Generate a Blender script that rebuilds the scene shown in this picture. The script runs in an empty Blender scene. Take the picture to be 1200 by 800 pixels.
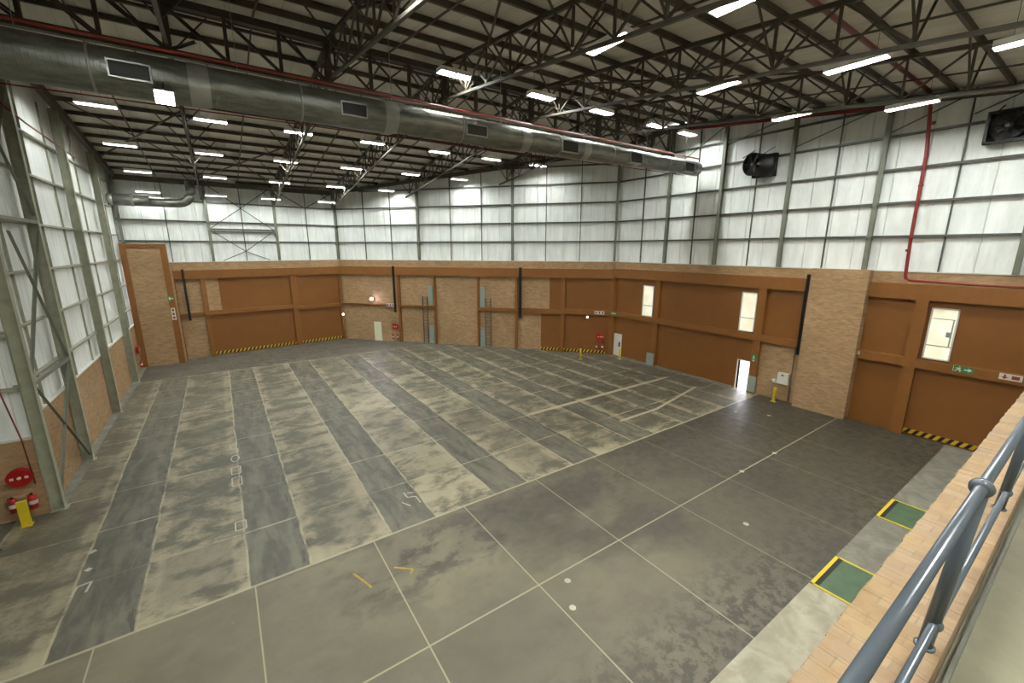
import bpy, math, random
from mathutils import Vector, Matrix
random.seed(7)
S = bpy.context.scene
COL = S.collection
PI = math.pi

# ------------------------------------------------------------------ camera
CAM = Vector((0, 0, 9.6)); YAW = math.radians(34.4254); PIT = math.radians(12.4874)
F_PX = 492.53
cy, sy = math.cos(YAW), math.sin(YAW)
FW = Vector((sy*math.cos(PIT), cy*math.cos(PIT), -math.sin(PIT)))
RT = Vector((cy, -sy, 0)); UP = RT.cross(FW)
cd = bpy.data.cameras.new('camera'); cam = bpy.data.objects.new('camera', cd); COL.objects.link(cam)
cd.sensor_width = 36; cd.lens = F_PX/1200*36; cd.clip_start = 0.02; cd.clip_end = 400
M = Matrix((RT, UP, -FW)).transposed().to_4x4(); M.translation = CAM
cam.matrix_world = M; S.camera = cam

# ------------------------------------------------------------------ mesh helpers
class MB:
    def __init__(s): s.v = []; s.f = []; s.sm = []
    def quadbox(s, P, smooth=False):
        b = len(s.v); s.v += [Vector(p) for p in P]
        for q in ((0,3,2,1),(4,5,6,7),(0,1,5,4),(1,2,6,5),(2,3,7,6),(3,0,4,7)):
            s.f.append([b+i for i in q]); s.sm.append(smooth)
        return s
    def box(s, a, b):
        x0,x1 = sorted((a[0],b[0])); y0,y1 = sorted((a[1],b[1])); z0,z1 = sorted((a[2],b[2]))
        return s.quadbox([(x0,y0,z0),(x1,y0,z0),(x1,y1,z0),(x0,y1,z0),(x0,y0,z1),(x1,y0,z1),(x1,y1,z1),(x0,y1,z1)])
    def bar(s, p, q, w, h=None, up=(0,0,1)):
        p = Vector(p); q = Vector(q); h = h or w
        d = (q-p).normalized(); u = Vector(up)
        if abs(d.dot(u)) > .97: u = Vector((0,1,0)) if abs(d.y) < .9 else Vector((1,0,0))
        a = d.cross(u).normalized(); b = a.cross(d).normalized()
        a *= w/2; b *= h/2
        return s.quadbox([p-a-b, p+a-b, p+a+b, p-a+b, q-a-b, q+a-b, q+a+b, q-a+b])
    def angle(s, p, q, w, t=.012, up=(0,0,1)):
        "an L section: two thin legs"
        p = Vector(p); q = Vector(q); d = (q-p).normalized(); u = Vector(up)
        if abs(d.dot(u)) > .97: u = Vector((0,1,0))
        a = d.cross(u).normalized(); b = a.cross(d).normalized()
        s.bar(p, q, w, t, up); s.bar(p-a*w/2+b*w/2, q-a*w/2+b*w/2, t, w, up); return s
    def ring(s, c, d, r, n=16, u=None):
        d = Vector(d).normalized(); u = Vector(u) if u else (Vector((0,0,1)) if abs(d.z) < .9 else Vector((1,0,0)))
        a = d.cross(u).normalized(); b = a.cross(d)
        i = len(s.v); s.v += [Vector(c)+a*math.cos(2*PI*k/n)*r+b*math.sin(2*PI*k/n)*r for k in range(n)]
        return i
    def loft(s, rings, n, caps=True, smooth=True):
        for i, j in zip(rings, rings[1:]):
            for k in range(n):
                k2 = (k+1) % n
                s.f.append([i+k, i+k2, j+k2, j+k]); s.sm.append(smooth)
        if caps:
            s.f.append([rings[0]+k for k in range(n)][::-1]); s.sm.append(False)
            s.f.append([rings[-1]+k for k in range(n)]); s.sm.append(False)
        return s
    def tube(s, p, q, r, n=12, r2=None, caps=True):
        p = Vector(p); q = Vector(q); d = q-p
        return s.loft([s.ring(p, d, r, n), s.ring(q, d, r2 or r, n)], n, caps)
    def lathe(s, c, d, prof, n=16, caps=True):
        "prof: list of (distance along d, radius)"
        c = Vector(c); d = Vector(d).normalized()
        return s.loft([s.ring(c+d*t, d, max(r, 1e-4), n) for t, r in prof], n, caps)
    def path(s, pts, r, n=12):
        pts = [Vector(p) for p in pts]; R = []
        for i, p in enumerate(pts):
            d = (pts[min(i+1, len(pts)-1)]-pts[max(i-1, 0)])
            R.append(s.ring(p, d, r, n, u=(.13, .21, .96) if abs(d.normalized().z) < .93 else (1, .1, 0)))
        return s.loft(R, n)
    def poly(s, pts, off):
        "polygon extruded by vector off"
        off = Vector(off); n = len(pts); b = len(s.v)
        s.v += [Vector(p) for p in pts]+[Vector(p)+off for p in pts]
        s.f.append([b+k for k in range(n)]); s.f.append([b+n+k for k in range(n)][::-1]); s.sm += [False, False]
        for k in range(n):
            k2 = (k+1) % n; s.f.append([b+k2, b+k, b+n+k, b+n+k2]); s.sm.append(False)
        return s
    def build(s, name, mat, parent=None, label=None, bevel=0):
        o0 = Vector(parent['_w']) if parent is not None and '_w' in parent.keys() else Vector((0,0,0))
        me = bpy.data.meshes.new(name)
        me.from_pydata([tuple(v-o0) for v in s.v], [], s.f)
        me.polygons.foreach_set('use_smooth', s.sm)
        import bmesh
        bm = bmesh.new(); bm.from_mesh(me); bmesh.ops.recalc_face_normals(bm, faces=bm.faces[:]); bm.to_mesh(me); bm.free()
        me.materials.append(mat)
        o = bpy.data.objects.new(name, me); COL.objects.link(o)
        if parent is not None:
            o.parent = parent
            if '_w' in parent.keys(): o['_w'] = parent['_w']
        if label: o['label'] = label
        if bevel:
            m = o.modifiers.new('bevel', 'BEVEL'); m.width = bevel; m.segments = 2; m.limit_method = 'ANGLE'
        return o
def tag(o, label, cat, group=None, kind=None):
    o['label'] = label; o['category'] = cat
    if group: o['group'] = group
    if kind: o['kind'] = kind
    return o
def thing(name, loc, label, cat, group=None):
    o = bpy.data.objects.new(name, None); COL.objects.link(o); o.location = loc
    o.empty_display_size = .2; o['_w'] = tuple(loc)
    return tag(o, label, cat, group)
def struct(mb, name, mat, label=None):
    o = mb.build(name, mat); o['kind'] = 'structure'
    if label: o['label'] = label
    return o
ORD = ['first','second','third','fourth','fifth','sixth','seventh','eighth','ninth','tenth','eleventh','twelfth','thirteenth','fourteenth','fifteenth','sixteenth']

# ------------------------------------------------------------------ material helpers
class NT:
    def __init__(s, name):
        s.m = bpy.data.materials.new(name); s.m.use_nodes = True; s.t = s.m.node_tree
        s.b = s.t.nodes['Principled BSDF']
    def n(s, typ, **kw):
        o = s.t.nodes.new(typ)
        for k, v in kw.items():
            if k in o.inputs.keys() if isinstance(k, str) and not hasattr(o, k) else False: o.inputs[k].default_value = v
            else: setattr(o, k, v)
        return o
    def set(s, sock, v):
        if isinstance(v, bpy.types.NodeSocket): s.t.links.new(v, sock)
        else: sock.default_value = v
    def math(s, op, a, b=0.0, c=None, clamp=False):
        o = s.t.nodes.new('ShaderNodeMath'); o.operation = op; o.use_clamp = clamp
        s.set(o.inputs[0], a); s.set(o.inputs[1], b)
        if c is not None: s.set(o.inputs[2], c)
        return o.outputs[0]
    def pos(s):
        g = s.t.nodes.new('ShaderNodeNewGeometry'); x = s.t.nodes.new('ShaderNodeSeparateXYZ')
        s.t.links.new(g.outputs['Position'], x.inputs[0]); return g.outputs['Position'], x.outputs
    def vec(s, x, y, z):
        o = s.t.nodes.new('ShaderNodeCombineXYZ')
        for i, v in enumerate((x, y, z)): s.set(o.inputs[i], v)
        return o.outputs[0]
    def noise(s, vec, scale, detail=4, rough=.55, dist=0.0):
        o = s.t.nodes.new('ShaderNodeTexNoise'); s.set(o.inputs['Vector'], vec)
        o.inputs['Scale'].default_value = scale; o.inputs['Detail'].default_value = detail
        o.inputs['Roughness'].default_value = rough; o.inputs['Distortion'].default_value = dist
        return o.outputs['Fac']
    def mapr(s, v, a, b, c=0.0, d=1.0, smooth=True):
        o = s.t.nodes.new('ShaderNodeMapRange'); o.interpolation_type = 'SMOOTHSTEP' if smooth else 'LINEAR'
        s.set(o.inputs['Value'], v)
        for k, q in zip(('From Min','From Max','To Min','To Max'), (a,b,c,d)): s.set(o.inputs[k], q)
        return o.outputs[0]
    def mix(s, f, a, b, mode='MIX'):
        o = s.t.nodes.new('ShaderNodeMix'); o.data_type = 'RGBA'; o.blend_type = mode
        s.set(o.inputs[0], f); s.set(o.inputs[6], a if not isinstance(a, tuple) else (*a, 1)); s.set(o.inputs[7], b if not isinstance(b, tuple) else (*b, 1))
        return o.outputs[2]
    def bump(s, h, strength=.3, dist=.02):
        o = s.t.nodes.new('ShaderNodeBump'); o.inputs['Strength'].default_value = strength; o.inputs['Distance'].default_value = dist
        s.set(o.inputs['Height'], h); s.t.links.new(o.outputs[0], s.b.inputs['Normal'])
    def fin(s, col, rough=.6, metal=0.0, spec=.5):
        s.set(s.b.inputs['Base Color'], col if not isinstance(col, tuple) else (*col, 1))
        s.set(s.b.inputs['Roughness'], rough); s.b.inputs['Metallic'].default_value = metal
        s.b.inputs['Specular IOR Level'].default_value = spec
        return s.m
def lin(r, g, b):
    return tuple(((c/255)/12.92 if c/255 <= .04045 else ((c/255+.055)/1.055)**2.4) for c in (r, g, b))
def dim(c, f): return tuple(v*f for v in c)
def paint(name, col, rough=.5, metal=0.0, var=.12, scale=3.0):
    t = NT(name); p, x = t.pos()
    f = t.noise(p, scale, 5)
    c = t.mix(t.mapr(f, .3, .7), tuple(v*(1-var) for v in col), tuple(min(1, v*(1+var)) for v in col))
    return t.fin(c, rough, metal)
def emis(name, col, st):
    t = NT(name); t.fin(col, .5)
    t.b.inputs['Emission Color'].default_value = (*col, 1); t.b.inputs['Emission Strength'].default_value = st
    return t.m
def brick(name, ud, c1, c2, mortar, bw=.24, bh=.085, streak=1.0, bumps=.5):
    "face brick wall: coordinates run along the wall direction ud and up"
    t = NT(name); p, x = t.pos()
    u = t.math('ADD', t.math('MULTIPLY', x[0], ud[0]), t.math('MULTIPLY', x[1], ud[1]))
    v = t.vec(u, x[2], 0.0)
    b = t.t.nodes.new('ShaderNodeTexBrick'); t.set(b.inputs['Vector'], v)
    b.inputs['Scale'].default_value = 1; b.inputs['Brick Width'].default_value = bw; b.inputs['Row Height'].default_value = bh
    b.inputs['Mortar Size'].default_value = .006; b.inputs['Mortar Smooth'].default_value = .4; b.inputs['Bias'].default_value = 0
    b.inputs['Color1'].default_value = (*c1, 1); b.inputs['Color2'].default_value = (*c2, 1); b.inputs['Mortar'].default_value = (*mortar, 1)
    vs = t.vec(t.math('MULTIPLY', u, 1.0), t.math('MULTIPLY', x[2], 2.6), 0.0)
    n1 = t.noise(vs, 1.6, 5, .6, .3)
    n2 = t.noise(t.vec(u, x[2], 3.0), .45, 3)
    c = t.mix(t.mapr(n1, .35, .7, 0, .34*streak), b.outputs['Color'], tuple(v*1.45 for v in c2))
    c = t.mix(t.mapr(n2, .35, .7, 0, .35), c, tuple(v*.75 for v in c1))
    t.bump(b.outputs['Fac'], bumps, .01)
    t.b.inputs['Normal'].links[0].from_node.invert = True
    return t.fin(c, .85, 0, .3)

# room outline: B (back), C (angled), D (right), A (left), E (return beside the left wall)
PA = Vector((-6.3, 45.9, 0)); PB = Vector((10.4, 47.4, 0)); PC = Vector((28.95, 26.0, 0)); PD = Vector((28.95, .3, 0))
class Wall:
    def __init__(s, a, b):
        s.a = Vector(a); s.u = (Vector(b)-s.a).normalized(); s.L = (Vector(b)-s.a).length
        s.n = Vector((s.u.y, -s.u.x, 0))                  # points into the room when walking clockwise
    def P(s, u, n, z): return s.a+s.u*u+s.n*n+Vector((0,0,z))
    def box(s, mb, u0, u1, z0, z1, n0, n1):
        return mb.quadbox([s.P(u0,n0,z0), s.P(u1,n0,z0), s.P(u1,n1,z0), s.P(u0,n1,z0), s.P(u0,n0,z1), s.P(u1,n0,z1), s.P(u1,n1,z1), s.P(u0,n1,z1)])
WB = Wall(PA, PB); WC = Wall(PB, PC); WD = Wall(PC, PD); WA = Wall((-6.3, 21.2, 0), (-6.3, 45.9, 0)); WE = Wall((-13, 21.2, 0), (-6.3, 21.2, 0))
dy = lambda y: 26.0-y        # world y -> distance along the right wall

TAN1 = dim(lin(154,124,90), .8); TAN2 = dim(lin(180,148,112), .8); MORT = dim(lin(164,140,108), .8)
M_brick = {k: brick('face_brick_'+k, w.u, TAN1, TAN2, MORT) for k, w in dict(back=WB, angled=WC, right=WD, left=WA, side=WE).items()}
M_brown = paint('brown_paint', dim(lin(130,82,26), .82), .55, 0, .06)
M_brown2 = paint('brown_panel_paint', dim(lin(124,76,19), .82), .6, 0, .05, 1.2)
M_dark = paint('roof_steel', dim(lin(74,66,52), 0.75), .6, .0, .2)
M_mid = paint('grey_green_steel', dim(lin(124,127,112), 0.7), .5, 0, .1)
M_col = paint('left_steel_lightened', dim(lin(142,143,124), 1.0), .5, 0, .1)  # column grey lightened to stand in for brighter lighting on the left wall
M_girt = paint('rail_steel', dim(lin(92,94,86), 0.6), .55, 0, .12)
M_yel = paint('yellow_paint', dim(lin(235,210,40), 0.7), .5, 0, .06)
M_black = paint('black_steel', dim(lin(30,27,25), .4), .5, 0, .1)
M_red = paint('red_pipe_paint', dim(lin(140,34,28), 0.65), .4, 0, .1)
M_redb = paint('fire_red', dim(lin(190,30,30), 0.6), .3, 0, .06)
M_white = paint('white_enamel', dim(lin(228,226,214), 0.7), .4, 0, .04)
M_grey = paint('light_grey_sheet', dim(lin(158,168,160), 0.65), .5, 0, .06)
M_rail = paint('handrail_grey', dim(lin(98,107,116), 0.6), .22, .15, .05)
M_green = paint('green_cover', dim(lin(92,124,92), 0.5), .5, 0, .12)
M_sgreen = paint('sign_green', dim(lin(52,140,84), 0.6), .4, 0, .03)
M_lampcase = paint('lamp_housing', lin(238,238,236), .4, 0, .05)
M_chord = paint('bottom_chord_steel', dim(lin(92,88,76), 0.6), .6, 0, .1)
M_pipe2 = paint('bright_red_pipe_paint', dim(lin(186,62,40), 0.7), .4, 0, .06)

def clad_mat(name, ud):
    t = NT(name); p, x = t.pos()
    u = t.math('ADD', t.math('MULTIPLY', x[0], ud[0]), t.math('MULTIPLY', x[1], ud[1]))
    seam = t.math('ABSOLUTE', t.math('SUBTRACT', t.math('FRACT', t.math('MULTIPLY', u, 1/1.2)), .5))
    sm = t.mapr(seam, .0, .035, 1.0, 0.0)
    fold = t.noise(t.vec(t.math('MULTIPLY', u, 1.7), t.math('MULTIPLY', x[2], .3), 0.0), 1.3, 4, .55, .3)
    big = t.noise(t.vec(u, x[2], 1.0), .5, 3)
    c = t.mix(t.mapr(fold, .3, .75), lin(216,220,217), lin(234,238,236))
    c = t.mix(t.mapr(big, .4, .8, 0, .35), c, lin(196,200,194))
    c = t.mix(t.math('MULTIPLY', sm, .4), c, lin(150,152,146))
    h = t.math('ADD', t.math('MULTIPLY', fold, 1.0), t.math('MULTIPLY', sm, -.25))
    t.bump(h, .75, .11)
    return t.fin(c, .42, 0, .5)
M_clad = {k: clad_mat('white_foil_lining_'+k, w.u) for k, w in dict(back=WB, angled=WC, right=WD, left=WA, side=WE).items()}

# ------------------------------------------------------------------ roof profile
RIDGE_Y, RIDGE_Z, SL = 21.0, 18.32, .12
zr = lambda y: RIDGE_Z-SL*abs(y-RIDGE_Y)
def xmax(y):       # inner face of right / angled wall
    return 28.9 if y <= 26 else 28.9-(y-26)*(28.95-10.4)/(47.4-26.0)

# ------------------------------------------------------------------ floor
def floor_mat():
    t = NT('worn_concrete_floor'); p, x = t.pos(); X, Y = x[0], x[1]
    # slow wobble so that edges are not ruler straight
    wob = t.math('MULTIPLY', t.math('SUBTRACT', t.noise(p, .8, 3), .5), .16)
    Xw = t.math('ADD', X, wob)
    back = t.mapr(Y, 12.80, 12.84)
    far = t.mapr(Y, 39.4, 39.7, 1.0, 0.0)
    inst = t.math('MULTIPLY', back, far)
    # dark strips, 1.68 m wide every 4.2 m
    fr = t.math('FRACT', t.math('DIVIDE', t.math('ADD', Xw, 4.6), 4.19))
    d = t.math('ABSOLUTE', t.math('SUBTRACT', fr, .2))
    strip = t.mapr(d, .192, .2, 1.0, 0.0)
    strip = t.math('MULTIPLY', strip, inst)
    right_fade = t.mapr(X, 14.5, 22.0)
    s1 = t.noise(t.vec(t.math('MULTIPLY', X, .8), t.math('MULTIPLY', Y, 1.1), 0.0), .8, 9, .68, .25)
    s2 = t.noise(p, 2.6, 7, .72, .2)
    s3 = t.noise(p, .22, 3, .5)
    s4 = t.noise(t.vec(t.math('MULTIPLY', X, 2.2), t.math('MULTIPLY', Y, .5), 4.0), 1.1, 6, .6, .5)
    dark = t.mix(t.mapr(s4, .34, .68), lin(90,90,83), lin(130,129,118))
    lightc = t.mix(t.mapr(s1, .42, .6), lin(98,99,86), lin(168,162,140))
    s5 = t.noise(p, 5.5, 6, .7)
    lightc = t.mix(t.mapr(s5, .48, .62, 0, .6), lightc, lin(92,88,78))
    lightc = t.mix(t.mapr(s2, .45, .72, 0, .6), lightc, lin(122,115,100))
    # the band of strips left of x=8 is the palest
    pale = t.math('MULTIPLY', t.math('MULTIPLY', t.mapr(t.math('ABSOLUTE', t.math('SUBTRACT', X, 7.0)), 1.6, 5.6, 1.0, 0.0), t.mapr(Y, 38, 22)), t.mapr(s1, .34, .56))
    nearp = t.math('MULTIPLY', t.math('MULTIPLY', t.mapr(Y, 18.5, 14), t.mapr(X, 7, 3)), t.math('MULTIPLY', t.mapr(s1, .36, .58), t.mapr(X, -4.4, -3.2)))
    pale = t.math('MAXIMUM', t.math('MULTIPLY', pale, 1.0), t.math('MULTIPLY', nearp, .8))
    lightc = t.mix(t.math('MULTIPLY', pale, .7), lightc, lin(206,198,172))
    lightc = t.mix(t.mapr(Y, 26, 40, 0, .4), lightc, lin(112,110,101))
    lightc = t.mix(t.mapr(X, -2.5, -5.0, 0, .3), lightc, lin(118,113,100))
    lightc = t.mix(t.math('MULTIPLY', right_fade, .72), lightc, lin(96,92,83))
    front = t.mix(t.mapr(s3, .35, .65), lin(122,117,101), lin(148,142,122))
    front = t.mix(t.mapr(s1, .42, .7, 0, .45), front, lin(108,104,92))
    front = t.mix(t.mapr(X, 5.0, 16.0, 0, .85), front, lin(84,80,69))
    big = t.noise(t.vec(t.math('MULTIPLY', X, .7), Y, 7.0), .28, 5, .62, .3)
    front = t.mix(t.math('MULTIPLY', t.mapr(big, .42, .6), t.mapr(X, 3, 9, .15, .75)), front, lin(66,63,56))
    edge = t.math('MULTIPLY', t.mapr(Y, 6.4, 4.2), t.mapr(s2, .46, .56))
    front = t.mix(t.math('MULTIPLY', edge, .95), front, lin(70,67,62))
    edge2 = t.math('MULTIPLY', t.mapr(t.math('ABSOLUTE', t.math('SUBTRACT', Y, 11.2)), 2.2, .4), t.mapr(s1, .46, .58))
    edge2 = t.math('MULTIPLY', edge2, t.mapr(X, .5, 3.5))
    front = t.mix(t.math('MULTIPLY', edge2, .85), front, lin(76,73,67))
    farc = t.mix(t.mapr(s1, .35, .65), lin(94,93,87), lin(120,118,109))
    def cells(ax, px, ay, py):
        w = t.t.nodes.new('ShaderNodeTexWhiteNoise'); w.noise_dimensions = '2D'
        t.set(w.inputs['Vector'], t.vec(t.math('FLOOR', t.math('DIVIDE', t.math('SUBTRACT', X, ax), px)), t.math('FLOOR', t.math('DIVIDE', t.math('SUBTRACT', Y, ay), py)), 0.0))
        return w.outputs['Value']
    lightc = t.mix(t.math('MULTIPLY', t.mapr(cells(-4.6, 4.19, 12.82, 2.93), .25, .95), .5), lightc, lin(98,95,84))
    front = t.mix(t.math('MULTIPLY', t.mapr(cells(3.14, 3.42, 3.7, 4.48), .2, 1.0), .3), front, lin(92,88,76))
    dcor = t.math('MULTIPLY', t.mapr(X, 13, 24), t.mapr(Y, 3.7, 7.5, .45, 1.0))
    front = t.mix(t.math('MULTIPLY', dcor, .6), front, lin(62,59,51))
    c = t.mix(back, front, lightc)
    c = t.mix(t.mapr(Y, 39.4, 39.7), c, farc)
    c = t.mix(t.math('MULTIPLY', strip, t.mapr(X, 14.0, 24.0, .96, .55)), c, dark)
    # dark skid marks along strip edges
    sk = t.math('MULTIPLY', t.math('MULTIPLY', t.mapr(t.math('ABSOLUTE', t.math('SUBTRACT', fr, .375)), .05, .02), t.mapr(s4, .52, .62)), inst)
    c = t.mix(t.math('MULTIPLY', sk, .7), c, lin(50,50,48))
    # joints
    def joint(v, centre, w, period=None):
        if period: q = t.math('MULTIPLY', t.math('ABSOLUTE', t.math('SUBTRACT', t.math('FRACT', t.math('DIVIDE', t.math('SUBTRACT', v, centre-period/2), period)), .5)), period)
        else: q = t.math('ABSOLUTE', t.math('SUBTRACT', v, centre))
        return t.mapr(q, w*.45, w, 1.0, 0.0)
    brk = t.mapr(t.noise(p, .9, 5, .7), .36, .6, .25, 1.0)
    Yb = t.math('ADD', Y, t.math('MULTIPLY', wob, .5))
    jx = t.math('MAXIMUM', joint(Xw, -4.6, .05, 4.19), joint(Xw, -2.95, .05, 4.19))
    dust = t.math('MULTIPLY', t.math('MAXIMUM', joint(Xw, -4.68, .42, 4.19), joint(Xw, -2.87, .42, 4.19)), t.math('MULTIPLY', inst, t.mapr(s1, .38, .6, 0, .5)))
    dust = t.math('MULTIPLY', dust, t.math('SUBTRACT', 1.0, strip))
    c = t.mix(dust, c, lin(196,189,164))
    dust2 = t.math('MULTIPLY', t.math('MULTIPLY', t.mapr(Y, 13.8, 12.9), t.mapr(s1, .4, .6, 0, .55)), t.math('MULTIPLY', inst, t.math('SUBTRACT', 1.0, strip)))
    c = t.mix(dust2, c, lin(200,193,168))
    jy = joint(Yb, 12.82+2.9*1, .05, 2.93)
    jb = t.math('MULTIPLY', t.math('MAXIMUM', t.math('MULTIPLY', jx, .9), t.math('MULTIPLY', jy, t.mapr(t.noise(p, .3, 3), .38, .56, .25, 1.0))), inst)
    jf = t.math('MAXIMUM', t.math('MULTIPLY', joint(X, 3.14, .026, 3.42), t.mapr(X, 8, 16, 1, .5)), joint(Y, 8.18, .034))
    jf = t.math('MULTIPLY', t.math('MULTIPLY', jf, .8), t.math('SUBTRACT', 1.0, back))
    jm = t.math('MULTIPLY', joint(Yb, 12.82, .06), .85)
    je = t.math('MAXIMUM', joint(Yb, 39.6, .09), 0.0)
    jj = t.math('MAXIMUM', t.math('MAXIMUM', t.math('MULTIPLY', jb, brk), jf), t.math('MAXIMUM', jm, t.math('MULTIPLY', je, brk)))
    # broad scraped line running to the right wall at y = 18.7 and a curved crack nearer
    sc = t.math('MULTIPLY', joint(Yb, 18.7, .2), t.math('MULTIPLY', t.mapr(X, 13.8, 14.4), t.mapr(X, 26.8, 27.6, 1, 0)))
    yc = t.math('ADD', 15.0, t.math('MULTIPLY', t.math('MAXIMUM', t.math('SUBTRACT', X, 21.0), 0.0), .19))
    ck = t.math('MULTIPLY', t.mapr(t.math('ABSOLUTE', t.math('SUBTRACT', Yb, yc)), .05, .14, 1, 0), t.math('MULTIPLY', t.mapr(X, 17.6, 17.9), t.mapr(X, 26.4, 27.2, 1, 0)))
    jj = t.math('MAXIMUM', jj, t.math('MAXIMUM', sc, ck))
    c = t.mix(t.math('MULTIPLY', jj, .85), c, lin(206,200,176))
    c = t.mix(t.mapr(s2, .66, .74, 0, .5), c, lin(190,184,162))
    t.bump(s2, .12, .01)
    c = t.mix(1.0, c, (.60, .58, .53), 'MULTIPLY')
    r = t.mapr(s2, .3, .7, .4, .6)
    m = t.fin(c, r, 0, .5); return m
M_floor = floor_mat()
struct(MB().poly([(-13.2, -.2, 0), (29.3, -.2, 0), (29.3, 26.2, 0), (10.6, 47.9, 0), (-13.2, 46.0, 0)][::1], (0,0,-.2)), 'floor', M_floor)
def conc(name, a, b, sc=1.5):
    t = NT(name); p, x = t.pos(); n = t.noise(p, sc, 7, .65, .5); n2 = t.noise(p, .35, 3)
    c = t.mix(t.mapr(n, .35, .68), a, b); c = t.mix(t.mapr(n2, .4, .7, 0, .3), c, tuple(v*.7 for v in a)); t.bump(n, .1, .01)
    return t.fin(t.mix(1.0, c, (.6, .6, .6), 'MULTIPLY'), .7)
M_pale = conc('pale_new_concrete', lin(178,172,150), lin(214,208,186))
M_apron = conc('grey_apron_concrete', lin(128,126,114), lin(158,156,142))
M_walk = conc('walkway_concrete', lin(150,145,119), lin(176,170,142), 1.0)
struct(MB().box((-13, .35, 0), (13.15, 3.75, .012)), 'trim_1', M_pale, 'pale concrete edge strip along the near side of the floor')
struct(MB().box((13.15, .35, 0), (28.9, 3.75, .012)), 'trim_2', M_apron, 'grey concrete edge strip along the near side of the floor')

# ------------------------------------------------------------------ ceiling
def ceil_mat():
    t = NT('roof_sheeting'); p, x = t.pos()
    f = t.math('FRACT', t.math('MULTIPLY', x[0], 1/.9))
    rib = t.mapr(t.math('ABSOLUTE', t.math('SUBTRACT', f, .5)), .0, .06, 1, 0)
    n = t.noise(t.vec(x[0], t.math('MULTIPLY', x[1], .3), 0.0), .8, 5)
    c = t.mix(t.mapr(n, .3, .7), lin(190,187,176), lin(212,209,198))
    c = t.mix(t.math('MULTIPLY', rib, .4), c, lin(160,157,146))
    t.bump(rib, .3, .03)
    return t.fin(c, .7)
def roof_slab(mb, y0, y1):
    zt = .27
    A = [(-13.3, y0), (29.3, y0), (29.3, y1), (-13.3, y1)]
    return mb.quadbox([(X, Y, zr(Y)+zt) for X, Y in A]+[(X, Y, zr(Y)+zt+.12) for X, Y in A])
struct(roof_slab(roof_slab(MB(), -4, RIDGE_Y), RIDGE_Y, 48.2), 'ceiling', ceil_mat())

# ------------------------------------------------------------------ walls: shells
TOPB = 8.42
def shell(name, W, key, holes=(), u0=0, ztop=None, base=TOPB, m_base=None):
    "brick base with real openings, lining sheets above up to the roof"
    mb = MB(); us = sorted({u0, W.L}|{h[0] for h in holes}|{h[1] for h in holes})
    for a, b in zip(us, us[1:]):
        hs = sorted([(h[2], h[3]) for h in holes if h[0] <= a+1e-6 and h[1] >= b-1e-6])
        z = 0
        for h0, h1 in hs:
            if h0 > z: W.box(mb, a, b, z, h0, -.32, 0)
            z = h1
        W.box(mb, a, b, z, base, -.32, 0)
    w = struct(mb, name, m_base or M_brick[key])
    e0, e1 = u0-.25, W.L+.25; pts = [W.P(e0, -.12, base), W.P(e1, -.12, base)]
    ys = []
    n = 8
    for k in range(n+1):
        u = e1-(e1-e0)*k/n; q = W.P(u, 0, 0); pts.append(Vector((q.x, q.y, 0))-W.n*.12+Vector((0,0,zr(q.y)+.3)))
    MB().poly(pts, -W.n*.06).build('lining', M_clad[key], w, 'white foil lining sheets')
    mb = MB(); W.box(mb, u0, W.L, base, base+.05, -.2, .03); mb.build('coping', M_white, w, 'thin pale ledge on top of the brickwork')
    return w
w_back = shell('wall_back', WB, 'back')
w_ang = shell('wall_back_right', WC, 'angled')
DOOR = (dy(14.40), dy(13.52), 0, 2.06)
w_right = shell('wall_right', WD, 'right', [DOOR])
w_left = shell('wall_left', WA, 'left', u0=.33, base=3.55)
w_side = shell('wall_side', WE, 'side', base=2.95)
# unseen enclosure on the near left and behind the viewer
struct(MB().box((-13.3, -4, 0), (-13, 21.4, 18.6)), 'wall_far_left', M_white)
struct(MB().box((-13.3, -4.3, 7.8), (29.3, -4, 16.2)), 'wall_front', M_white)
struct(MB().box((28.96, -4, 0), (29.3, .3, 16.6)), 'wall_right_near', M_brick['right'])

def rail(w, W, u0, u1, z, h=.11, n0=-.11, n1=.04, name='girt'):
    mb = MB(); W.box(mb, u0, u1, z-h/2, z+h/2, n0, n1); return mb.build(name, M_col if W in (WA, WE) else M_girt, w)
def vrod(w, W, u, z0, z1, t=.06, name='sag_rod'):
    mb = MB(); W.box(mb, u-t/2, u+t/2, z0, z1, -.1, -.02); return mb.build(name, M_col if W in (WA, WE) else M_girt, w)
G = (10.2, 11.86, 13.5, 15.12)
for z in G[:3]: rail(w_back, WB, 0, WB.L, z)
for z in G: rail(w_ang, WC, 0 if z < 15 else 3.0, WC.L, z)
rail(w_ang, WC, 15.5, WC.L, 16.6)
for z in G: rail(w_right, WD, 0, WD.L, z)
rail(w_right, WD, 0, dy(6.5), 16.55)
for u in (3.1, 8.53, 14.0): vrod(w_back, WB, u, TOPB+.05, 15.2)
for u in (3.3, 6.3, 12.7, 15.85, 22.0, 25.1): vrod(w_ang, WC, u, TOPB+.05, zr(WC.P(u,0,0).y)+.2)
for y in (23.4, 18.8, 14.66, 10.35, 5.4): vrod(w_right, WD, dy(y), TOPB+.05, zr(y)+.2)
for z in (4.9, 6.8, 8.72, 10.6, 12.7, 14.5): rail(w_left, WA, 0, WA.L-1.0, z, .09, -.12, .06)
for u in (2.2, 6.9, 10.2, 15.4, 22.0): vrod(w_left, WA, u, 3.6, 16.5, .03)
for z in (4.82, 6.6, 8.5, 10.6, 12.7): rail(w_side, WE, 0, WE.L, z, .1, -.12, .08)
for u in (1.5, 3.6, 5.9): vrod(w_side, WE, u, 3.0, 17, .05)

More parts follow.
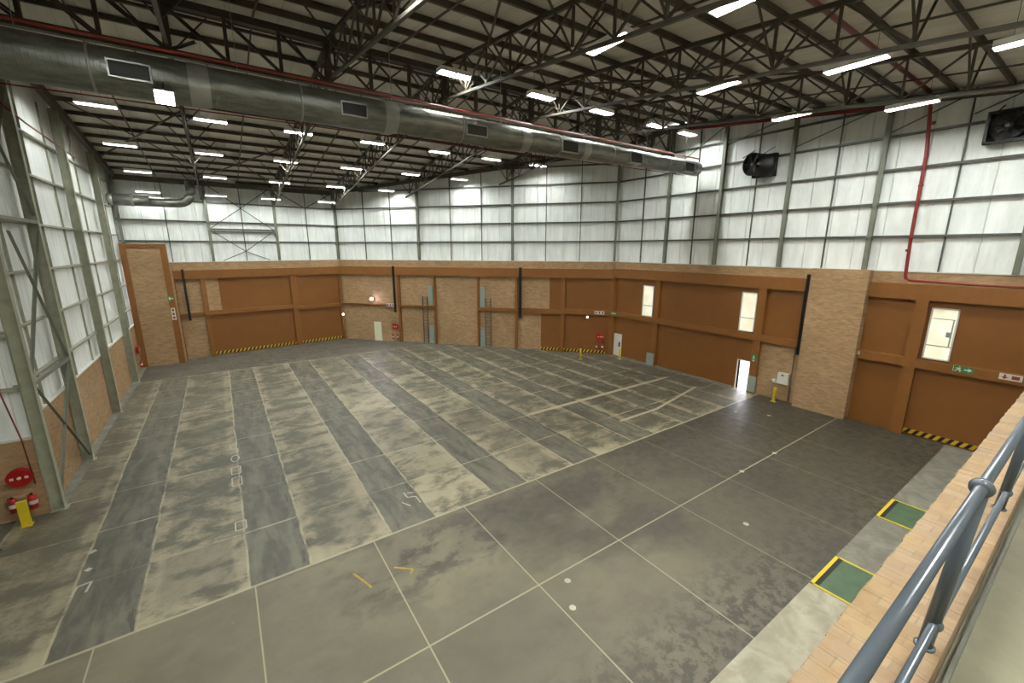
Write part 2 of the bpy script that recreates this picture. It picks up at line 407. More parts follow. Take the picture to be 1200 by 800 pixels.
# ------------------------------------------------------------------ brown steel framing and panels on the walls (parts of the walls)
FD = .26
def frame(w, W, name, u0, u1, z0, z1, n1=FD, m=None, n0=0.0):
    mb = MB(); W.box(mb, u0, u1, z0, z1, n0, n1); return mb.build(name, m or M_brown, w)
def panel(w, W, u0, u1, z0, z1):
    mb = MB(); W.box(mb, u0, u1, z0, z1, 0.002, .03); return mb.build('infill_panel', M_brown2, w)
# back wall (u measured from its left end)
frame(w_back, WB, 'beam', 2.75, WB.L-.02, 7.0, 7.75)
frame(w_back, WB, 'post', 2.75, 3.0, 0, 7.0); frame(w_back, WB, 'post', 4.74, 5.08, 0, 7.0)
frame(w_back, WB, 'post', 11.9, 12.42, 0, 7.0); frame(w_back, WB, 'post', WB.L-.25, WB.L-.02, 0, 7.0)
frame(w_back, WB, 'rail', 3.0, 4.74, 3.87, 4.05); frame(w_back, WB, 'rail', 5.08, 11.9, 3.75, 4.12); frame(w_back, WB, 'rail', 12.42, WB.L-.25, 3.6, 3.92)
panel(w_back, WB, 6.05, 11.9, 4.12, 7.0); panel(w_back, WB, 5.08, 11.9, 0, 3.75)
panel(w_back, WB, 12.42, WB.L-.25, 3.92, 7.0); panel(w_back, WB, 12.42, WB.L-.25, 0, 3.6)
# angled wall
frame(w_ang, WC, 'beam', 0, 28.1, 6.95, 7.78)
for a, b in ((6.78, 7.0), (10.78, 10.95), (15.38, 15.55), (19.2, 19.42), (23.55, 23.92), (27.98, 28.3)): frame(w_ang, WC, 'post', a, b, 0, 6.95)
frame(w_ang, WC, 'rail', 0, 6.2, 3.82, 3.95); frame(w_ang, WC, 'rail', 7.0, 10.78, 3.74, 3.92); frame(w_ang, WC, 'rail', 15.55, 19.2, 3.68, 3.98)
frame(w_ang, WC, 'rail', 19.42, 23.55, 3.6, 4.05); frame(w_ang, WC, 'rail', 23.92, 27.98, 3.65, 4.12)
panel(w_ang, WC, 22.46, 23.55, 4.05, 6.95); panel(w_ang, WC, 21.7, 23.55, 0, 3.6)
panel(w_ang, WC, 23.92, 27.98, 4.12, 6.95); panel(w_ang, WC, 23.92, 27.98, 0, 3.65)
# right wall, left of the buttress
D = lambda ya, yb: (dy(ya), dy(yb))
frame(w_right, WD, 'beam', dy(26), dy(10.85), 7.07, 7.85)
for a, b in ((26.0, 25.7), (21.5, 21.05), (13.5, 13.02)): frame(w_right, WD, 'post', *D(a, b), 0 if a != 13.5 else 0, 7.07)
frame(w_right, WD, 'rail', *D(25.7, 21.5), 3.64, 4.05); frame(w_right, WD, 'rail', *D(21.05, 13.5), 3.64, 4.05); frame(w_right, WD, 'rail', *D(13.02, 10.85), 3.64, 4.05)
panel(w_right, WD, *D(25.7, 21.5), 4.05, 7.07); panel(w_right, WD, *D(21.05, 13.5), 4.05, 7.07); panel(w_right, WD, *D(13.02, 10.85), 4.05, 7.07)
panel(w_right, WD, *D(25.7, 21.5), 0, 3.64)
panel(w_right, WD, *D(21.05, 14.46), 0, 3.64); panel(w_right, WD, *D(14.46, 13.5), 2.12, 3.64)
# right wall, right of the buttress
frame(w_right, WD, 'beam', dy(7.85), dy(.3), 7.07, 7.85)
frame(w_right, WD, 'post', *D(5.92, 5.42), 0, 7.07); frame(w_right, WD, 'rail', *D(7.85, 5.92), 3.64, 4.1); frame(w_right, WD, 'rail', *D(5.42, .3), 3.64, 4.1)
panel(w_right, WD, *D(7.85, 5.92), 4.1, 7.07); panel(w_right, WD, *D(7.85, 5.92), 0, 3.64)
panel(w_right, WD, *D(5.42, .3), 4.1, 7.07); panel(w_right, WD, *D(5.42, .3), 0, 3.64)
# low kerb along the right wall
mb = MB(); WD.box(mb, .3, dy(14.5), 0, .1, 0, .22); b = mb.build('baseboard_right', M_apron); b['kind'] = 'structure'; b['label'] = 'low pale kerb at the foot of the brown wall'
mb = MB(); WC.box(mb, 7.0, 21.6, 0, .08, 0, .2); b = mb.build('baseboard_back', M_apron); b['kind'] = 'structure'
mb = MB(); WA.box(mb, .3, WA.L-1.4, 0, .06, 0, .35); b = mb.build('baseboard_left', M_apron); b['kind'] = 'structure'
# brick buttress
bt = tag(MB().box((28.42, 7.88, 0), (28.95, 10.58, 8.46)).build('brick_buttress', M_brick['right'], bevel=.01),
         'broad face brick buttress standing proud of the right wall', 'pillar')
# tall framed brick panel at the left end of the back wall
tp = thing('framed_brick_panel', (-4.9, 45.0, 0), 'tall brown steel frame filled with brick at the far left corner', 'wall panel')
x0, x1, yf = -6.28, -3.42, 44.75
MB().box((x0+.4, yf+.06, .0), (x1-.42, yf+.35, 9.62)).build('brick_infill', M_brick['back'], tp)
MB().box((x0, yf, 0), (x0+.4, yf+.4, 9.62)).build('post', M_brown, tp); MB().box((x1-.42, yf, 0), (x1, yf+.4, 9.62)).build('post', M_brown, tp)
MB().box((x0, yf, 9.62), (x1, yf+.4, 9.95)).build('beam', M_brown, tp)
MB().box((x1, yf+.1, 0), (x1+.05, yf+1.2, 8.4)).build('side_return', M_brick['back'], tp)

# ------------------------------------------------------------------ columns on the walls
def column(W, u, z1, label, n=.24, w=.2, z0=0.0, n0=-.02, group='steel wall columns', mat=None):
    mat = mat or M_mid
    q = W.P(u, n0+n/2, z0); c = thing('steel_column', q, label, 'column', group)
    mb = MB(); W.box(mb, u-.007, u+.007, z0, z1, n0+.015, n0+n-.015); mb.build('web', mat, c)
    for a, b in ((n0, n0+.015), (n0+n-.015, n0+n)):
        mb = MB(); W.box(mb, u-w/2, u+w/2, z0, z1, a, b); mb.build('flange', mat, c)
    if z0 == 0:
        mb = MB(); W.box(mb, u-w*.75, u+w*.75, 0, .03, n0-.02, n0+n+.08); mb.build('base_plate', mat, c)
    return c
colB = ['at the far left end of the back wall', 'left of the crossed rods on the back wall', 'right of the crossed rods on the back wall']
for u, l in zip((.2, 5.95, 11.2), colB): column(WB, u, 15.3, 'grey steel column above the brickwork '+l, z0=TOPB+.05)
for u, l in zip((.1, 9.35, 18.9, 28.2), ('in the corner between back wall and angled wall', 'on the angled wall, left inner one', 'on the angled wall, right inner one', 'in the corner between angled wall and right wall')):
    column(WC, u, min(zr(WC.P(u,0,0).y), 17.6), 'grey steel column above the brickwork '+l, z0=TOPB+.05)
for y, l in zip((20.95, 16.85, 12.62, 8.28, 2.9), ('beside the open end of the big duct', 'between the big duct end and the round fan', 'just right of the round extractor fan', 'above the broad brick buttress', 'at the edge, past the red riser')):
    column(WD, dy(y), zr(y)-.1, 'grey steel column on the right wall '+l, z0=TOPB+.05)
for y, l in zip((21.3, 25.85, 32.8, 39.9), ('nearest, beside the fire hose reel', 'second from the near end, foot of the diagonal brace', 'third from the near end', 'last before the far left corner')):
    column(WA, y-21.2, zr(y)-.3, 'tall steel column on the left wall, '+l, n=.36, w=.26, n0=.02, group='tall columns of the left wall', mat=M_col)

# bracing on the left wall
def bracing(label, rods, w=.07, mat=None, strut=None, name='wall_brace', cat='bracing', loc=None):
    c = thing(name, loc or rods[0][0], label, cat)
    for p, q in rods: MB().angle(p, q, w).build('rod', mat or M_mid, c)
    for p, q in (strut or []):
        MB().bar(p, q, .1, .14).build('strut', mat or M_mid, c)
    return c
XL = -5.98
bracing('long diagonal cross bracing between the two nearest columns of the left wall',
        [((XL, 22.6, 10.2), (XL, 25.75, 5.0)), ((XL, 21.45, 4.8), (XL, 25.7, .3)), ((XL, 21.5, 5.2), (XL, 25.7, 10.3)), ((XL, 21.45, .6), (XL, 25.7, 4.7)),
         ((XL, 21.5, 15.8), (XL, 25.7, 10.9)), ((XL, 21.5, 10.9), (XL, 25.7, 15.6))],
        .09, M_mid, [((XL, 21.4, 4.9), (XL, 25.8, 4.9)), ((XL, 21.4, 10.65), (XL, 25.8, 10.65))], loc=(XL, 21.4, .3))
bB = lambda u, z, n=.02: WB.P(u, n, z)
bracing('crossed rods with a horizontal strut in the second bay of the back wall',
        [(bB(8.53,13.1), bB(5.95,11.2)), (bB(8.53,13.1), bB(11.08,11.2)), (bB(5.95,11.2), bB(8.5,9.3)), (bB(11.08,11.2), bB(8.5,9.3)),
         (bB(8.5,9.3), bB(6.7,8.5)), (bB(8.5,9.3), bB(10.4,8.5)), (bB(8.53,13.1), bB(6.2,14.9)), (bB(8.53,13.1), bB(10.9,14.9))],
        .06, M_girt, [(bB(5.95,11.25), bB(11.08,11.25)), (bB(5.95,11.05), bB(11.08,11.05))])
bracing('V shaped rods under the eaves in the last bay of the back wall', [(bB(13.95,13.4), bB(11.5,14.8)), (bB(13.95,13.4), bB(16.3,14.8))], .07, M_girt)
cB = lambda u, z: WC.P(u, .03, z)
bracing('small bracket rods beside the left inner column of the angled wall', [(cB(9.5,15.2), cB(11.2,16.2)), (cB(9.5,16.3), cB(10.6,15.6))], .05, M_girt)
dB = lambda y, z: WD.P(dy(y), .03, z)
bracing('slanting rods under the roof edge on the right wall, left of the red riser', [(dB(16.8,16.3), dB(12.7,17.3)), (dB(20.9,15.4), dB(16.9,17.6)), (dB(12.6, 15.4), dB(8.4, 16.7))], .05, M_girt)
bracing('slanting rods under the roof edge on the right wall above the dark fan box', [(dB(8.2,15.3), dB(5.5,16.4)), (dB(5.3,15.5), dB(3.0,16.4))], .05, M_girt)

# ------------------------------------------------------------------ roof: purlins
XMIN = -6.2
py_front = [20.1-1.76*i for i in range(10)]          # 20.1 .. 4.26
py_back = [21.9+1.78*i for i in range(15)]           # 21.9 .. 46.8
for i, y in enumerate(py_front):
    mb = MB().box((-12.9 if y < 21 else XMIN, y-.05, zr(y)+.02), (28.8, y+.05, zr(y)+.24))
    o = mb.build('roof_purlin', M_dark)
    tag(o, 'dark steel roof purlin on the near slope, %s down from the ridge' % ORD[i], 'purlin', 'roof purlins of the near slope')
for i, y in enumerate(py_back):
    mb = MB().box((XMIN, y-.05, zr(y)+.04), (xmax(y+.1)-.1, y+.05, zr(y)+.24))
    o = mb.build('roof_purlin', M_dark)
    tag(o, 'dark steel roof purlin on the far slope, %s down from the ridge' % ORD[i], 'purlin', 'roof purlins of the far slope')

# ------------------------------------------------------------------ roof: rafter trusses
TD = 1.55
TX = [-.6, 4.95, 10.1, 15.6, 21.8]
tlab = ['the leftmost, above the small far duct', 'second from the left', 'in the middle of the roof', 'fourth from the left', 'nearest the right wall']
def ymax(x): return 47.1 if x <= 10.3 else 26+(28.7-x)*(47.4-26.0)/(28.95-10.4)-.2
for x, l in zip(TX, tlab):
    ye = ymax(x); c = thing('roof_truss', (x, 21, zr(21)-TD), 'dark lattice roof truss, '+l, 'roof truss', 'lattice roof trusses')
    nodes = [y for y in py_front[::-1] if y > 2]+[y for y in py_back if y < ye]
    for side in (0, 1):
        ys = (2.2, 21.0) if side == 0 else (21.0, ye)
        MB().bar((x, ys[0], zr(ys[0])-.08), (x, ys[1], zr(ys[1])-.08), .13, .14).build('top_chord', M_dark, c)
        MB().bar((x, ys[0], zr(ys[0])-TD), (x, ys[1], zr(ys[1])-TD), .12, .1).build('bottom_chord', M_chord, c)
    for k, y in enumerate(nodes):
        MB().angle((x, y, zr(y)-.12), (x, y, zr(y)-TD), .07).build('post', M_dark, c)
        if k+1 < len(nodes):
            y2 = nodes[k+1]
            MB().angle((x-.03, y, zr(y)-.12), (x-.03, y2, zr(y2)-TD), .06).build('diagonal', M_dark, c)
            MB().angle((x+.03, y, zr(y)-TD), (x+.03, y2, zr(y2)-.12), .06).build('diagonal', M_dark, c)
        if k % 2 == 0:
            for s in (-1, 1):
                if x+s*1.5 < xmax(y)-.2: MB().angle((x, y, zr(y)-TD), (x+s*1.35, y, zr(y)+.02), .05).build('fly_brace', M_dark, c)
# light ties along the slope, halfway between trusses
for i, x in enumerate((-3.4, 2.2, 7.5, 12.85, 18.5, 25.2)):
    ye = ymax(x)
    mb = MB().bar((x, 2.2, zr(2.2)-.05), (x, 21, zr(21)-.05), .06, .06)
    mb.bar((x, 21, zr(21)-.05), (x, ye, zr(ye)-.05), .06, .06)
    tag(mb.build('roof_tie', M_dark), 'thin straight tie under the purlins midway between trusses, %s from the left' % ORD[i], 'roof tie', 'thin roof ties')
# diagonal wind bracing in the plane of the roof
for i, (x0, x1, ya, yb) in enumerate(((-6.0, -.6, 30.8, 41.5), (4.95, 10.1, 5.9, 16.5), (15.6, 21.8, 7.7, 18.3), (-.6, 4.95, 34.4, 45.0))):
    lab = ('far slope at the left wall', 'near slope left of the middle truss', 'near slope between the two right hand trusses', 'far slope above the crossed wall rods')[i]
    c = thing('roof_brace', (x0, ya, zr(ya)-.2), 'crossed diagonal bracing under the %s' % lab, 'roof bracing', 'crossed roof bracing')
    MB().angle((x0, ya, zr(ya)-.2), (x1, yb, zr(yb)-.2), .07).build('diagonal', M_dark, c)
    MB().angle((x1, ya, zr(ya)-.24), (x0, yb, zr(yb)-.24), .07).build('diagonal', M_dark, c)

# ridge girder along the hall
g = thing('ridge_girder', (11, 21, 16.45), 'deep dark lattice girder running left to right along the ridge above the big duct', 'girder')
MB().box((-6.2, 20.86, 18.0), (28.7, 21.14, 18.26)).build('top_chord', M_dark, g)
MB().box((-6.2, 20.88, 16.34), (28.7, 21.12, 16.58)).build('bottom_chord', M_dark, g)
MB().box((-6.2, 20.95, 17.72), (28.7, 21.05, 17.82)).build('middle_rail', M_dark, g)
gx = -6.0; gxs = []
while gx < 28.8: gxs.append(gx); gx += 1.81
for k, x in enumerate(gxs):
    big = k % 3 == 0
    MB().box((x-(.13 if big else .06), 20.9, 16.5), (x+(.13 if big else .06), 21.1, 18.05)).build('post', M_dark, g)
    if k+1 < len(gxs):
        for s in (-.09, .09): MB().angle((x+s, 21+s, 18.0), (gxs[k+1]+s, 21+s, 16.5), .08).build('diagonal', M_dark, g)
        if k >= 6: MB().angle((gxs[k+1], 21.02, 18.0), (x, 21.02, 16.5), .06).build('diagonal', M_dark, g)
    # plan bracing back to the purlins
    if k % 3 == 0 and k: MB().angle((x, 21, 16.5), (x+.9, 23.6, 17.9), .09).build('knee_brace', M_dark, g)
# columns that carry the girder at its ends
# gable edge beam on the right wall, eaves beam at the back
c = thing('gable_edge_beam', (28.7, 21, 18), 'dark edge beam following the roof line along the right wall', 'beam')
MB().bar((28.66, 1, zr(1)-.1), (28.66, 21, zr(21)-.1), .2, .34).build('beam', M_dark, c); MB().bar((28.66, 21, zr(21)-.1), (28.66, 25.8, zr(25.8)-.1), .2, .34).build('beam', M_dark, c)
p, q = WC.P(.4, .25, 0), WC.P(WC.L-.3, .25, 0)
tag(MB().bar((p.x, p.y, zr(p.y)-.12), (q.x, q.y, zr(q.y)-.12), .2, .34).build('edge_beam', M_dark), 'dark sloping edge beam at the roof line along the angled wall', 'beam')
p, q = WB.P(.3, .3, 0), WB.P(WB.L-.3, .3, 0)
tag(MB().bar((p.x, p.y, 15.0), (q.x, q.y, 15.0), .2, .4).build('eaves_beam', M_dark), 'dark level eaves beam along the top of the back wall', 'beam')
tag(MB().bar((-5.95, 21.3, zr(21.3)-.2), (-5.95, 45.6, zr(45.6)-.2), .25, .4).build('edge_beam', M_dark), 'dark sloping edge beam at the roof line along the left wall', 'beam')

# ------------------------------------------------------------------ big duct
def duct_mat():
    t = NT('galvanised_spiral_duct'); p, x = t.pos()
    f = t.math('ABSOLUTE', t.math('SUBTRACT', t.math('FRACT', t.math('MULTIPLY', x[0], 1/.14)), .5))
    n = t.noise(t.vec(x[0], t.math('MULTIPLY', x[1], 4.0), t.math('MULTIPLY', x[2], 4.0)), 1.5, 4)
    c = t.mix(t.mapr(n, .3, .7), dim(lin(118,120,112), .8), dim(lin(150,153,146), .8))
    t.bump(t.mapr(f, .38, .48), .5, .01)
    return t.fin(c, t.mapr(n, .3, .7, .34, .46), .8)
M_duct = duct_mat(); M_band = paint('galvanised_band', dim(lin(166,169,164), .9), .4, .6, .06)
M_grille = paint('grille_black', dim(lin(34,32,28), .4), .6, 0, .1)
DY = 18.3
du = thing('air_duct', (10, DY, 14.7), 'large round galvanised air duct crossing the hall below the ridge girder', 'duct')
steps = [(-12.8, -.05, .635), (-.05, 6.2, .605), (6.2, 12.9, .55), (12.9, 17.0, .52), (17.0, 21.2, .48), (21.2, 27.9, .445)]
ZT = 15.38
for (a, b, r), nx in zip(steps, steps[1:]+[None]):
    zc = ZT-r
    MB().tube((a, DY, zc), (b, DY, zc), r, 40, caps=False).build('duct_section', M_duct, du)
    if nx:
        m = MB(); R = [m.ring((b-.05, DY, zc), (1,0,0), r+.014, 40), m.ring((b+.22, DY, zc), (1,0,0), r+.014, 40), m.ring((b+.5, DY, ZT-nx[2]), (1,0,0), nx[2]+.01, 40)]
        m.loft(R, 40, False).build('reducer', M_band, du)
for x in (-2.4, 3.1, 9.6, 15.3, 19.3, 24.5):
    r = [s for s in steps if s[0] <= x < s[1]][0][2]
    MB().tube((x, DY, ZT-r), (x+.07, DY, ZT-r), r+.018, 40).build('joint_band', M_band, du)
# end grille
MB().tube((27.5, DY, ZT-.445), (27.98, DY, ZT-.445), .455, 40, caps=False).build('end_collar', M_band, du)
m = MB().tube((27.86, DY, ZT-.445), (27.9, DY, ZT-.445), .44, 40); m.build('end_grille', M_grille, du)
# rectangular outlet grilles on the near face
for xa, xb in ((-1.93, -1.02), (4.48, 5.35), (9.75, 10.75), (15.35, 16.4), (20.6, 21.6), (26.0, 27.0)):
    r = [s for s in steps if s[0] <= xa < s[1]][0][2]; zc = ZT-r; h = .2 if xa < 10 else .25
    yc = DY-r
    f = MB()
    for (p0, p1) in (((xa-.04, h), (xb+.04, h+.045)), ((xa-.04, -h-.045), (xb+.04, -h)), ((xa-.04, -h), (xa, h)), ((xb, -h), (xb+.04, h))):
        f.box((p0[0], yc-.07, zc-.08+p0[1]), (p1[0], yc+.2, zc-.08+p1[1]))
    fo = f.build('outlet_frame', M_band, du)
    MB().box((xa, yc-.03, zc-.08-h), (xb, yc+.1, zc-.08+h)).build('outlet_grille', M_grille, fo)
for x in (-3.8, 1.3, 6.6, 11.9, 17.3, 22.6, 26.6):
    m = MB(); m.bar((x, DY, ZT), (x, DY, zr(DY)), .012, .03); m.build('hanger_strap', M_band, du)
tag(MB().tube((-12.8, 17.95, 15.52), (27.6, 17.95, 15.5), .035, 10).build('sprinkler_pipe', M_pipe2), 'thin red pipe running along the top of the big duct', 'pipe')
tag(MB().path([(-12.8, 18.6, 14.0), (-4.5, 18.6, 14.05), (6.0, 18.6, 14.16), (12.7, 18.6, 14.3), (17.0, 18.6, 14.36), (21.0, 18.6, 14.42), (27.0, 18.6, 14.5)], .022, 8).build('cable_conduit', M_red), 'thin red conduit along the underside of the big duct', 'pipe')

# small far duct with elbow
fd = thing('elbow_duct', (-5, 44.2, 13.6), 'small galvanised duct with an elbow in the far left corner, above the tall brick panel', 'duct')
zc = 13.2; ydu = 44.3
MB().tube((-6.25, ydu, zc), (-3.9, ydu, zc), .42, 24).build('duct_section', M_duct, fd)
m = MB(); m.loft([m.ring((-6.3, ydu-.0, zc), (1,0,0), .42, 24), m.ring((-6.0, ydu, zc), (1,0,0), .44, 24)], 24); m.build('wall_collar', M_band, fd)
MB().tube((-5.0, ydu, zc), (-4.8, ydu, zc), .45, 24).build('joint_band', M_band, fd)
pts = [(-3.9, ydu, zc-.08)]+[(-2.2+1.0*math.sin(a), ydu, zc-.08+1.0-1.0*math.cos(a)) for a in [k*PI/16 for k in range(0, 9)]]+[(-1.2, ydu, zc+1.7)]
MB().path(pts, .33, 20).build('elbow', M_duct, fd)

# ------------------------------------------------------------------ red fire mains
rp = thing('fire_main', (28.7, 6.9, 8), 'thick red fire main crossing the roof and dropping down the right wall', 'pipe')
MB().tube((-1, 6.75, 16.92-.12), (28.55, 6.95, 16.98-.12), .085, 14).build('roof_pipe', M_red, rp)
MB().path([(28.55, 6.95, 16.86), (28.72, 6.85, 16.6), (28.72, 6.62, 14.0), (28.72, 6.58, 10.0), (28.72, 6.5, 8.25), (28.72, 6.45, 8.08)], .075, 14).build('riser', M_red, rp)
MB().path([(28.72, 6.47, 8.12), (28.72, 6.3, 8.03), (28.72, 4.0, 7.95), (28.72, .6, 7.9)], .055, 12).build('branch_pipe', M_red, rp)
MB().bar((28.5, 6.95, zr(7)-.35), (28.5, 20.5, zr(20.5)-.35), .1, .12).build('edge_pipe', M_red, rp)
for z in (15.4, 12.6, 9.5): MB().tube((28.72, 6.6, z-.06), (28.72, 6.6, z+.06), .1, 14).build('coupling', M_red, rp)
tag(MB().path([(-6.0, 24.6, 14.9), (-6.0, 27.5, 14.75), (-6.0, 35.0, 14.6)], .035, 8).build('red_conduit', M_red), 'thin red conduit high on the left wall crossing the second column', 'pipe')
tag(MB().path([(-7.25, 21.1, 9.0), (-6.75, 21.08, 5.2), (-6.5, 21.06, 3.0), (-6.45, 21.05, 1.3)], .022, 8).build('hose_supply_pipe', M_red), 'thin red pipe coming down to the hose reel at the left edge', 'pipe')

# ------------------------------------------------------------------ lamps
M_cool = emis('lamp_tube_cool', (.97, 1.0, .95), 72.0)
M_faint = emis('lamp_tube_faint', (.97, 1.0, .95), 34.0)
M_warm = emis('lamp_tube_warm', (1.0, .84, .62), 110.0)
M_cool2 = emis('lamp_tube_near', (.97, 1.0, .95), 96.0)
def lamp(x, y, z, along, mat, label, L=1.5, W=.3, top=None, group='linear high bay lamps'):
    c = thing('ceiling_lamp', (x, y, z), label, 'lamp', group)
    lx, ly = (L/2, W/2) if along == 'x' else (W/2, L/2)
    MB().box((x-lx+.03, y-ly+.03, z-.004), (x+lx-.03, y+ly-.03, z+.012)).build('tube_panel', mat, c)
    hb = MB(); t = .02
    hb.box((x-lx, y-ly, z+.014), (x+lx, y+ly, z+.1)); sk = .085
    for sg in (-1, 1):
        hb.box((x-lx, y+sg*ly, z-sk), (x+lx, y+sg*(ly-.012), z+.014)); hb.box((x+sg*lx, y-ly, z-sk), (x+sg*(lx-.012), y+ly, z+.014))
    hb.build('housing', M_lampcase, c)
    for s in (-.6, .6):
        px, py = (x+s*lx, y) if along == 'x' else (x, y+s*ly)
        MB().bar((px, py, z+.1), (px, py, zr(py)+.05), .012).build('suspension_cable', M_girt, c)
rows = [
 (29.6, [-3.95,.55,4.85,9.25,14.0,18.35,22.9], 'in the row just behind the big duct'),
 (35.5, [-4.0,.33,4.8,9.3,14.1,18.65], 'in the second row behind the big duct'),
 (41.3, [-3.96,.55,4.95,9.35,13.9], 'in the third row behind the big duct'),
 (45.2, [-3.95,.48,4.6,9.25], 'in the last row by the back wall'),
 (18.4, [9.55,14.4,18.7,23.55,26.8], 'in the row above the big duct')]
for y, xs, l in rows:
    for i, x in enumerate(xs):
        lamp(x, y, zr(y)-.9-(.0 if y < 45 else .5), 'x', M_cool if y < 45 else M_faint, 'white lamp %s from left %s' % (ORD[i], l), W=.44 if y > 19 else .5)
for x, y, m, l, zz in ((11.45, 11.1, M_warm, 'left one of two with orange glow', 0), (18.15, 11.2, M_warm, 'right one of two with orange glow', 0), (25.1, 11.3, M_cool2, 'white, nearest the round extractor fan', 0),
              (18.45, 6.5, M_cool2, 'bright white, just under the red fire main', 0), (25.6, 6.7, M_cool2, 'white, beside the top of the red riser pipe', 0), (18.95, 2.5, M_cool2, 'cut by the right edge of the view', 0), (11.55, 6.6, M_cool2, 'cut by the top edge of the view', 0)):
    lamp(x, y, zr(y)-.9, 'y', m, 'near slope lamp running front to back, '+l, L=1.75, W=.42)
for x, y in ((4.7, 11.2), (-2.2, 11.2), (4.7, 6.6), (-2.2, 6.6), (25.6, 2.4), (11.6, 2.4), (4.7, 2.4), (-2.2, 2.4), (1.5, -1.6), (8.4, -1.6), (15.3, -1.6)):  # unseen lamps; those over the balcony added to brighten its floor
    lamp(x, y, zr(y)-.9, 'y', M_cool2, 'unseen near slope lamp added outside the view', L=1.75, W=.42, group='unseen lamps above the view')

# square floodlight hanging under the duct
fl = thing('floodlight', (-.74, 17.3, 14.05), 'square glaring floodlight hanging below the big duct at upper left', 'lamp')
c0 = Vector((-.74, 17.3, 14.0)); d = (CAM-c0+Vector((0, 0, -6.5))).normalized(); a = d.cross(Vector((0,0,1))).normalized(); b = a.cross(d)
def oriented(mb, c, a, b, d, w, h, t0, t1):
    P = [c+a*sx*w/2+b*sz*h/2+d*t for t in (t0, t1) for sx, sz in ((-1,-1),(1,-1),(1,1),(-1,1))]
    return mb.quadbox(P)
oriented(MB(), c0, a, b, d, .5, .42, -.1, 0).build('case', M_black, fl)
oriented(MB(), c0, a, b, d, .44, .36, .002, .02).build('lens', emis('flood_lens', (1, .97, .92), 60), fl)
MB().bar(c0-d*.08, (c0.x, 17.62, 14.5), .03).build('bracket', M_black, fl)
# floodlight glare on the angled wall
fl = thing('wall_floodlight', WC.P(3.74, .2, 4.45), 'small glaring floodlight on the far brick wall left of the white sign', 'lamp')
q = WC.P(3.74, .25, 4.45); dd = (CAM-q).normalized(); aa = dd.cross(Vector((0,0,1))).normalized(); bb = aa.cross(dd)
oriented(MB(), q, aa, bb, dd, .28, .22, -.08, 0).build('case', M_black, fl); oriented(MB(), q, aa, bb, dd, .22, .17, .002, .02).build('lens', emis('flood_lens_far', (.85, .78, 1), 320), fl)
MB().bar(WC.P(3.74, 0, 4.45), q-dd*.05, .04).build('bracket', M_black, fl)
def round_fitting(W, u, z, label, r=.1):
    c = thing('round_wall_fitting', W.P(u, 0, z), label, 'lamp')
    n0 = FD
    MB().lathe(W.P(u, 0, z), W.n, [(0, r), (n0+.04, r), (n0+.05, r*1.1)], 16).build('base', M_white, c)
    MB().lathe(W.P(u, n0+.05, z), W.n, [(0, r), (.05, r*.9), (.09, r*.5), (.1, .01)], 16).build('globe', emis('globe_glow', (1, .98, .9), 2), c)
round_fitting(WB, WB.L-.12, 2.7, 'small round white light at the right end of the back wall', .12)
round_fitting(WC, 26.05, 3.45, 'small round white camera under the rail of the brown panels at the far right corner', .1)  # ball camera, given a glowing globe like the sensor light

# ------------------------------------------------------------------ doors and windows
def w_door(n, W, u0, u1, z1, m, label, handle=True, n0=0.0):
    mb = MB(); W.box(mb, u0-.06, u1+.06, 0, z1+.06, n0, n0+.06)
    d = mb.build('door_%d' % n, M_white); d['kind'] = 'structure'; d['label'] = label
    mb = MB(); W.box(mb, u0, u1, .02, z1, n0+.06, n0+.085); mb.build('leaf', m, d)
    if handle:
        mb = MB(); W.box(mb, u0+.1, u0+.2, .95, 1.25, n0+.085, n0+.14); mb.build('handle', M_black, d)
    return d
w_door(1, WD, dy(25.68), dy(24.85), 2.03, M_white, 'white door standing in the far corner beside a yellow bollard', False)
mb = MB(); WD.box(mb, dy(25.05), dy(24.93), .95, 1.35, .08, .14); mb.build('handle', M_black, bpy.data.objects['door_1'])
w_door(2, WC, 3.76, 4.52, 1.95, emis('cream_door_glow', dim(lin(226, 222, 190), .7), .05), 'cream door in the far brick wall', False)  # leaf colour given a faint glow of its own
# open doorway with daylight
mb = MB()
u0, u1 = DOOR[0], DOOR[1]
WD.box(mb, u0-.06, u0, 0, 2.12, -.3, .05); WD.box(mb, u1, u1+.04, 0, 2.12, -.3, .05); WD.box(mb, u0-.06, u1+.04, 2.06, 2.12, -.3, .05)
d3 = mb.build('door_3', M_white); d3['kind'] = 'structure'; d3['label'] = 'frame of the open doorway full of daylight'
# ground outside
struct(MB().box((29.27, 8, -.05), (60, 20, 0)), 'ground_outside', conc('sunlit_paving', lin(215,210,205), lin(235,230,225)))
def window(n, ya, yb, z0, z1, label, zm):
    u0, u1 = dy(ya), dy(yb); mb = MB(); t = .06
    WD.box(mb, u0, u1, z1-t, z1, .02, .1); WD.box(mb, u0, u1, z0, z0+t, .02, .1); WD.box(mb, u0, u0+t, z0, z1, .02, .1); WD.box(mb, u1-t, u1, z0, z1, .02, .1)
    w = mb.build('window_%d' % n, M_white); w['kind'] = 'structure'; w['label'] = label
    mb = MB(); WD.box(mb, u0+t, u1-t, z0+t, z1-t, .032, .045); mb.build('pane', M_pane, w, 'cream lit glass')
    mb = MB(); WD.box(mb, u0+t, u1-t, zm, zm+.04, .046, .07); mb.build('glazing_bar', M_grey, w)
    return w
def pane_mat():
    t = NT('lit_office_window'); p, x = t.pos(); n = t.noise(p, .9, 2)
    c = t.mix(t.mapr(n, .35, .65), lin(226,222,196), lin(240,237,216))
    t.fin(c, .15); t.set(t.b.inputs['Emission Color'], c); t.b.inputs['Emission Strength'].default_value = .26
    return t.m
M_pane = pane_mat()
window(1, 22.78, 21.7, 4.08, 6.62, 'narrow lit window above the far white door', 4.95)
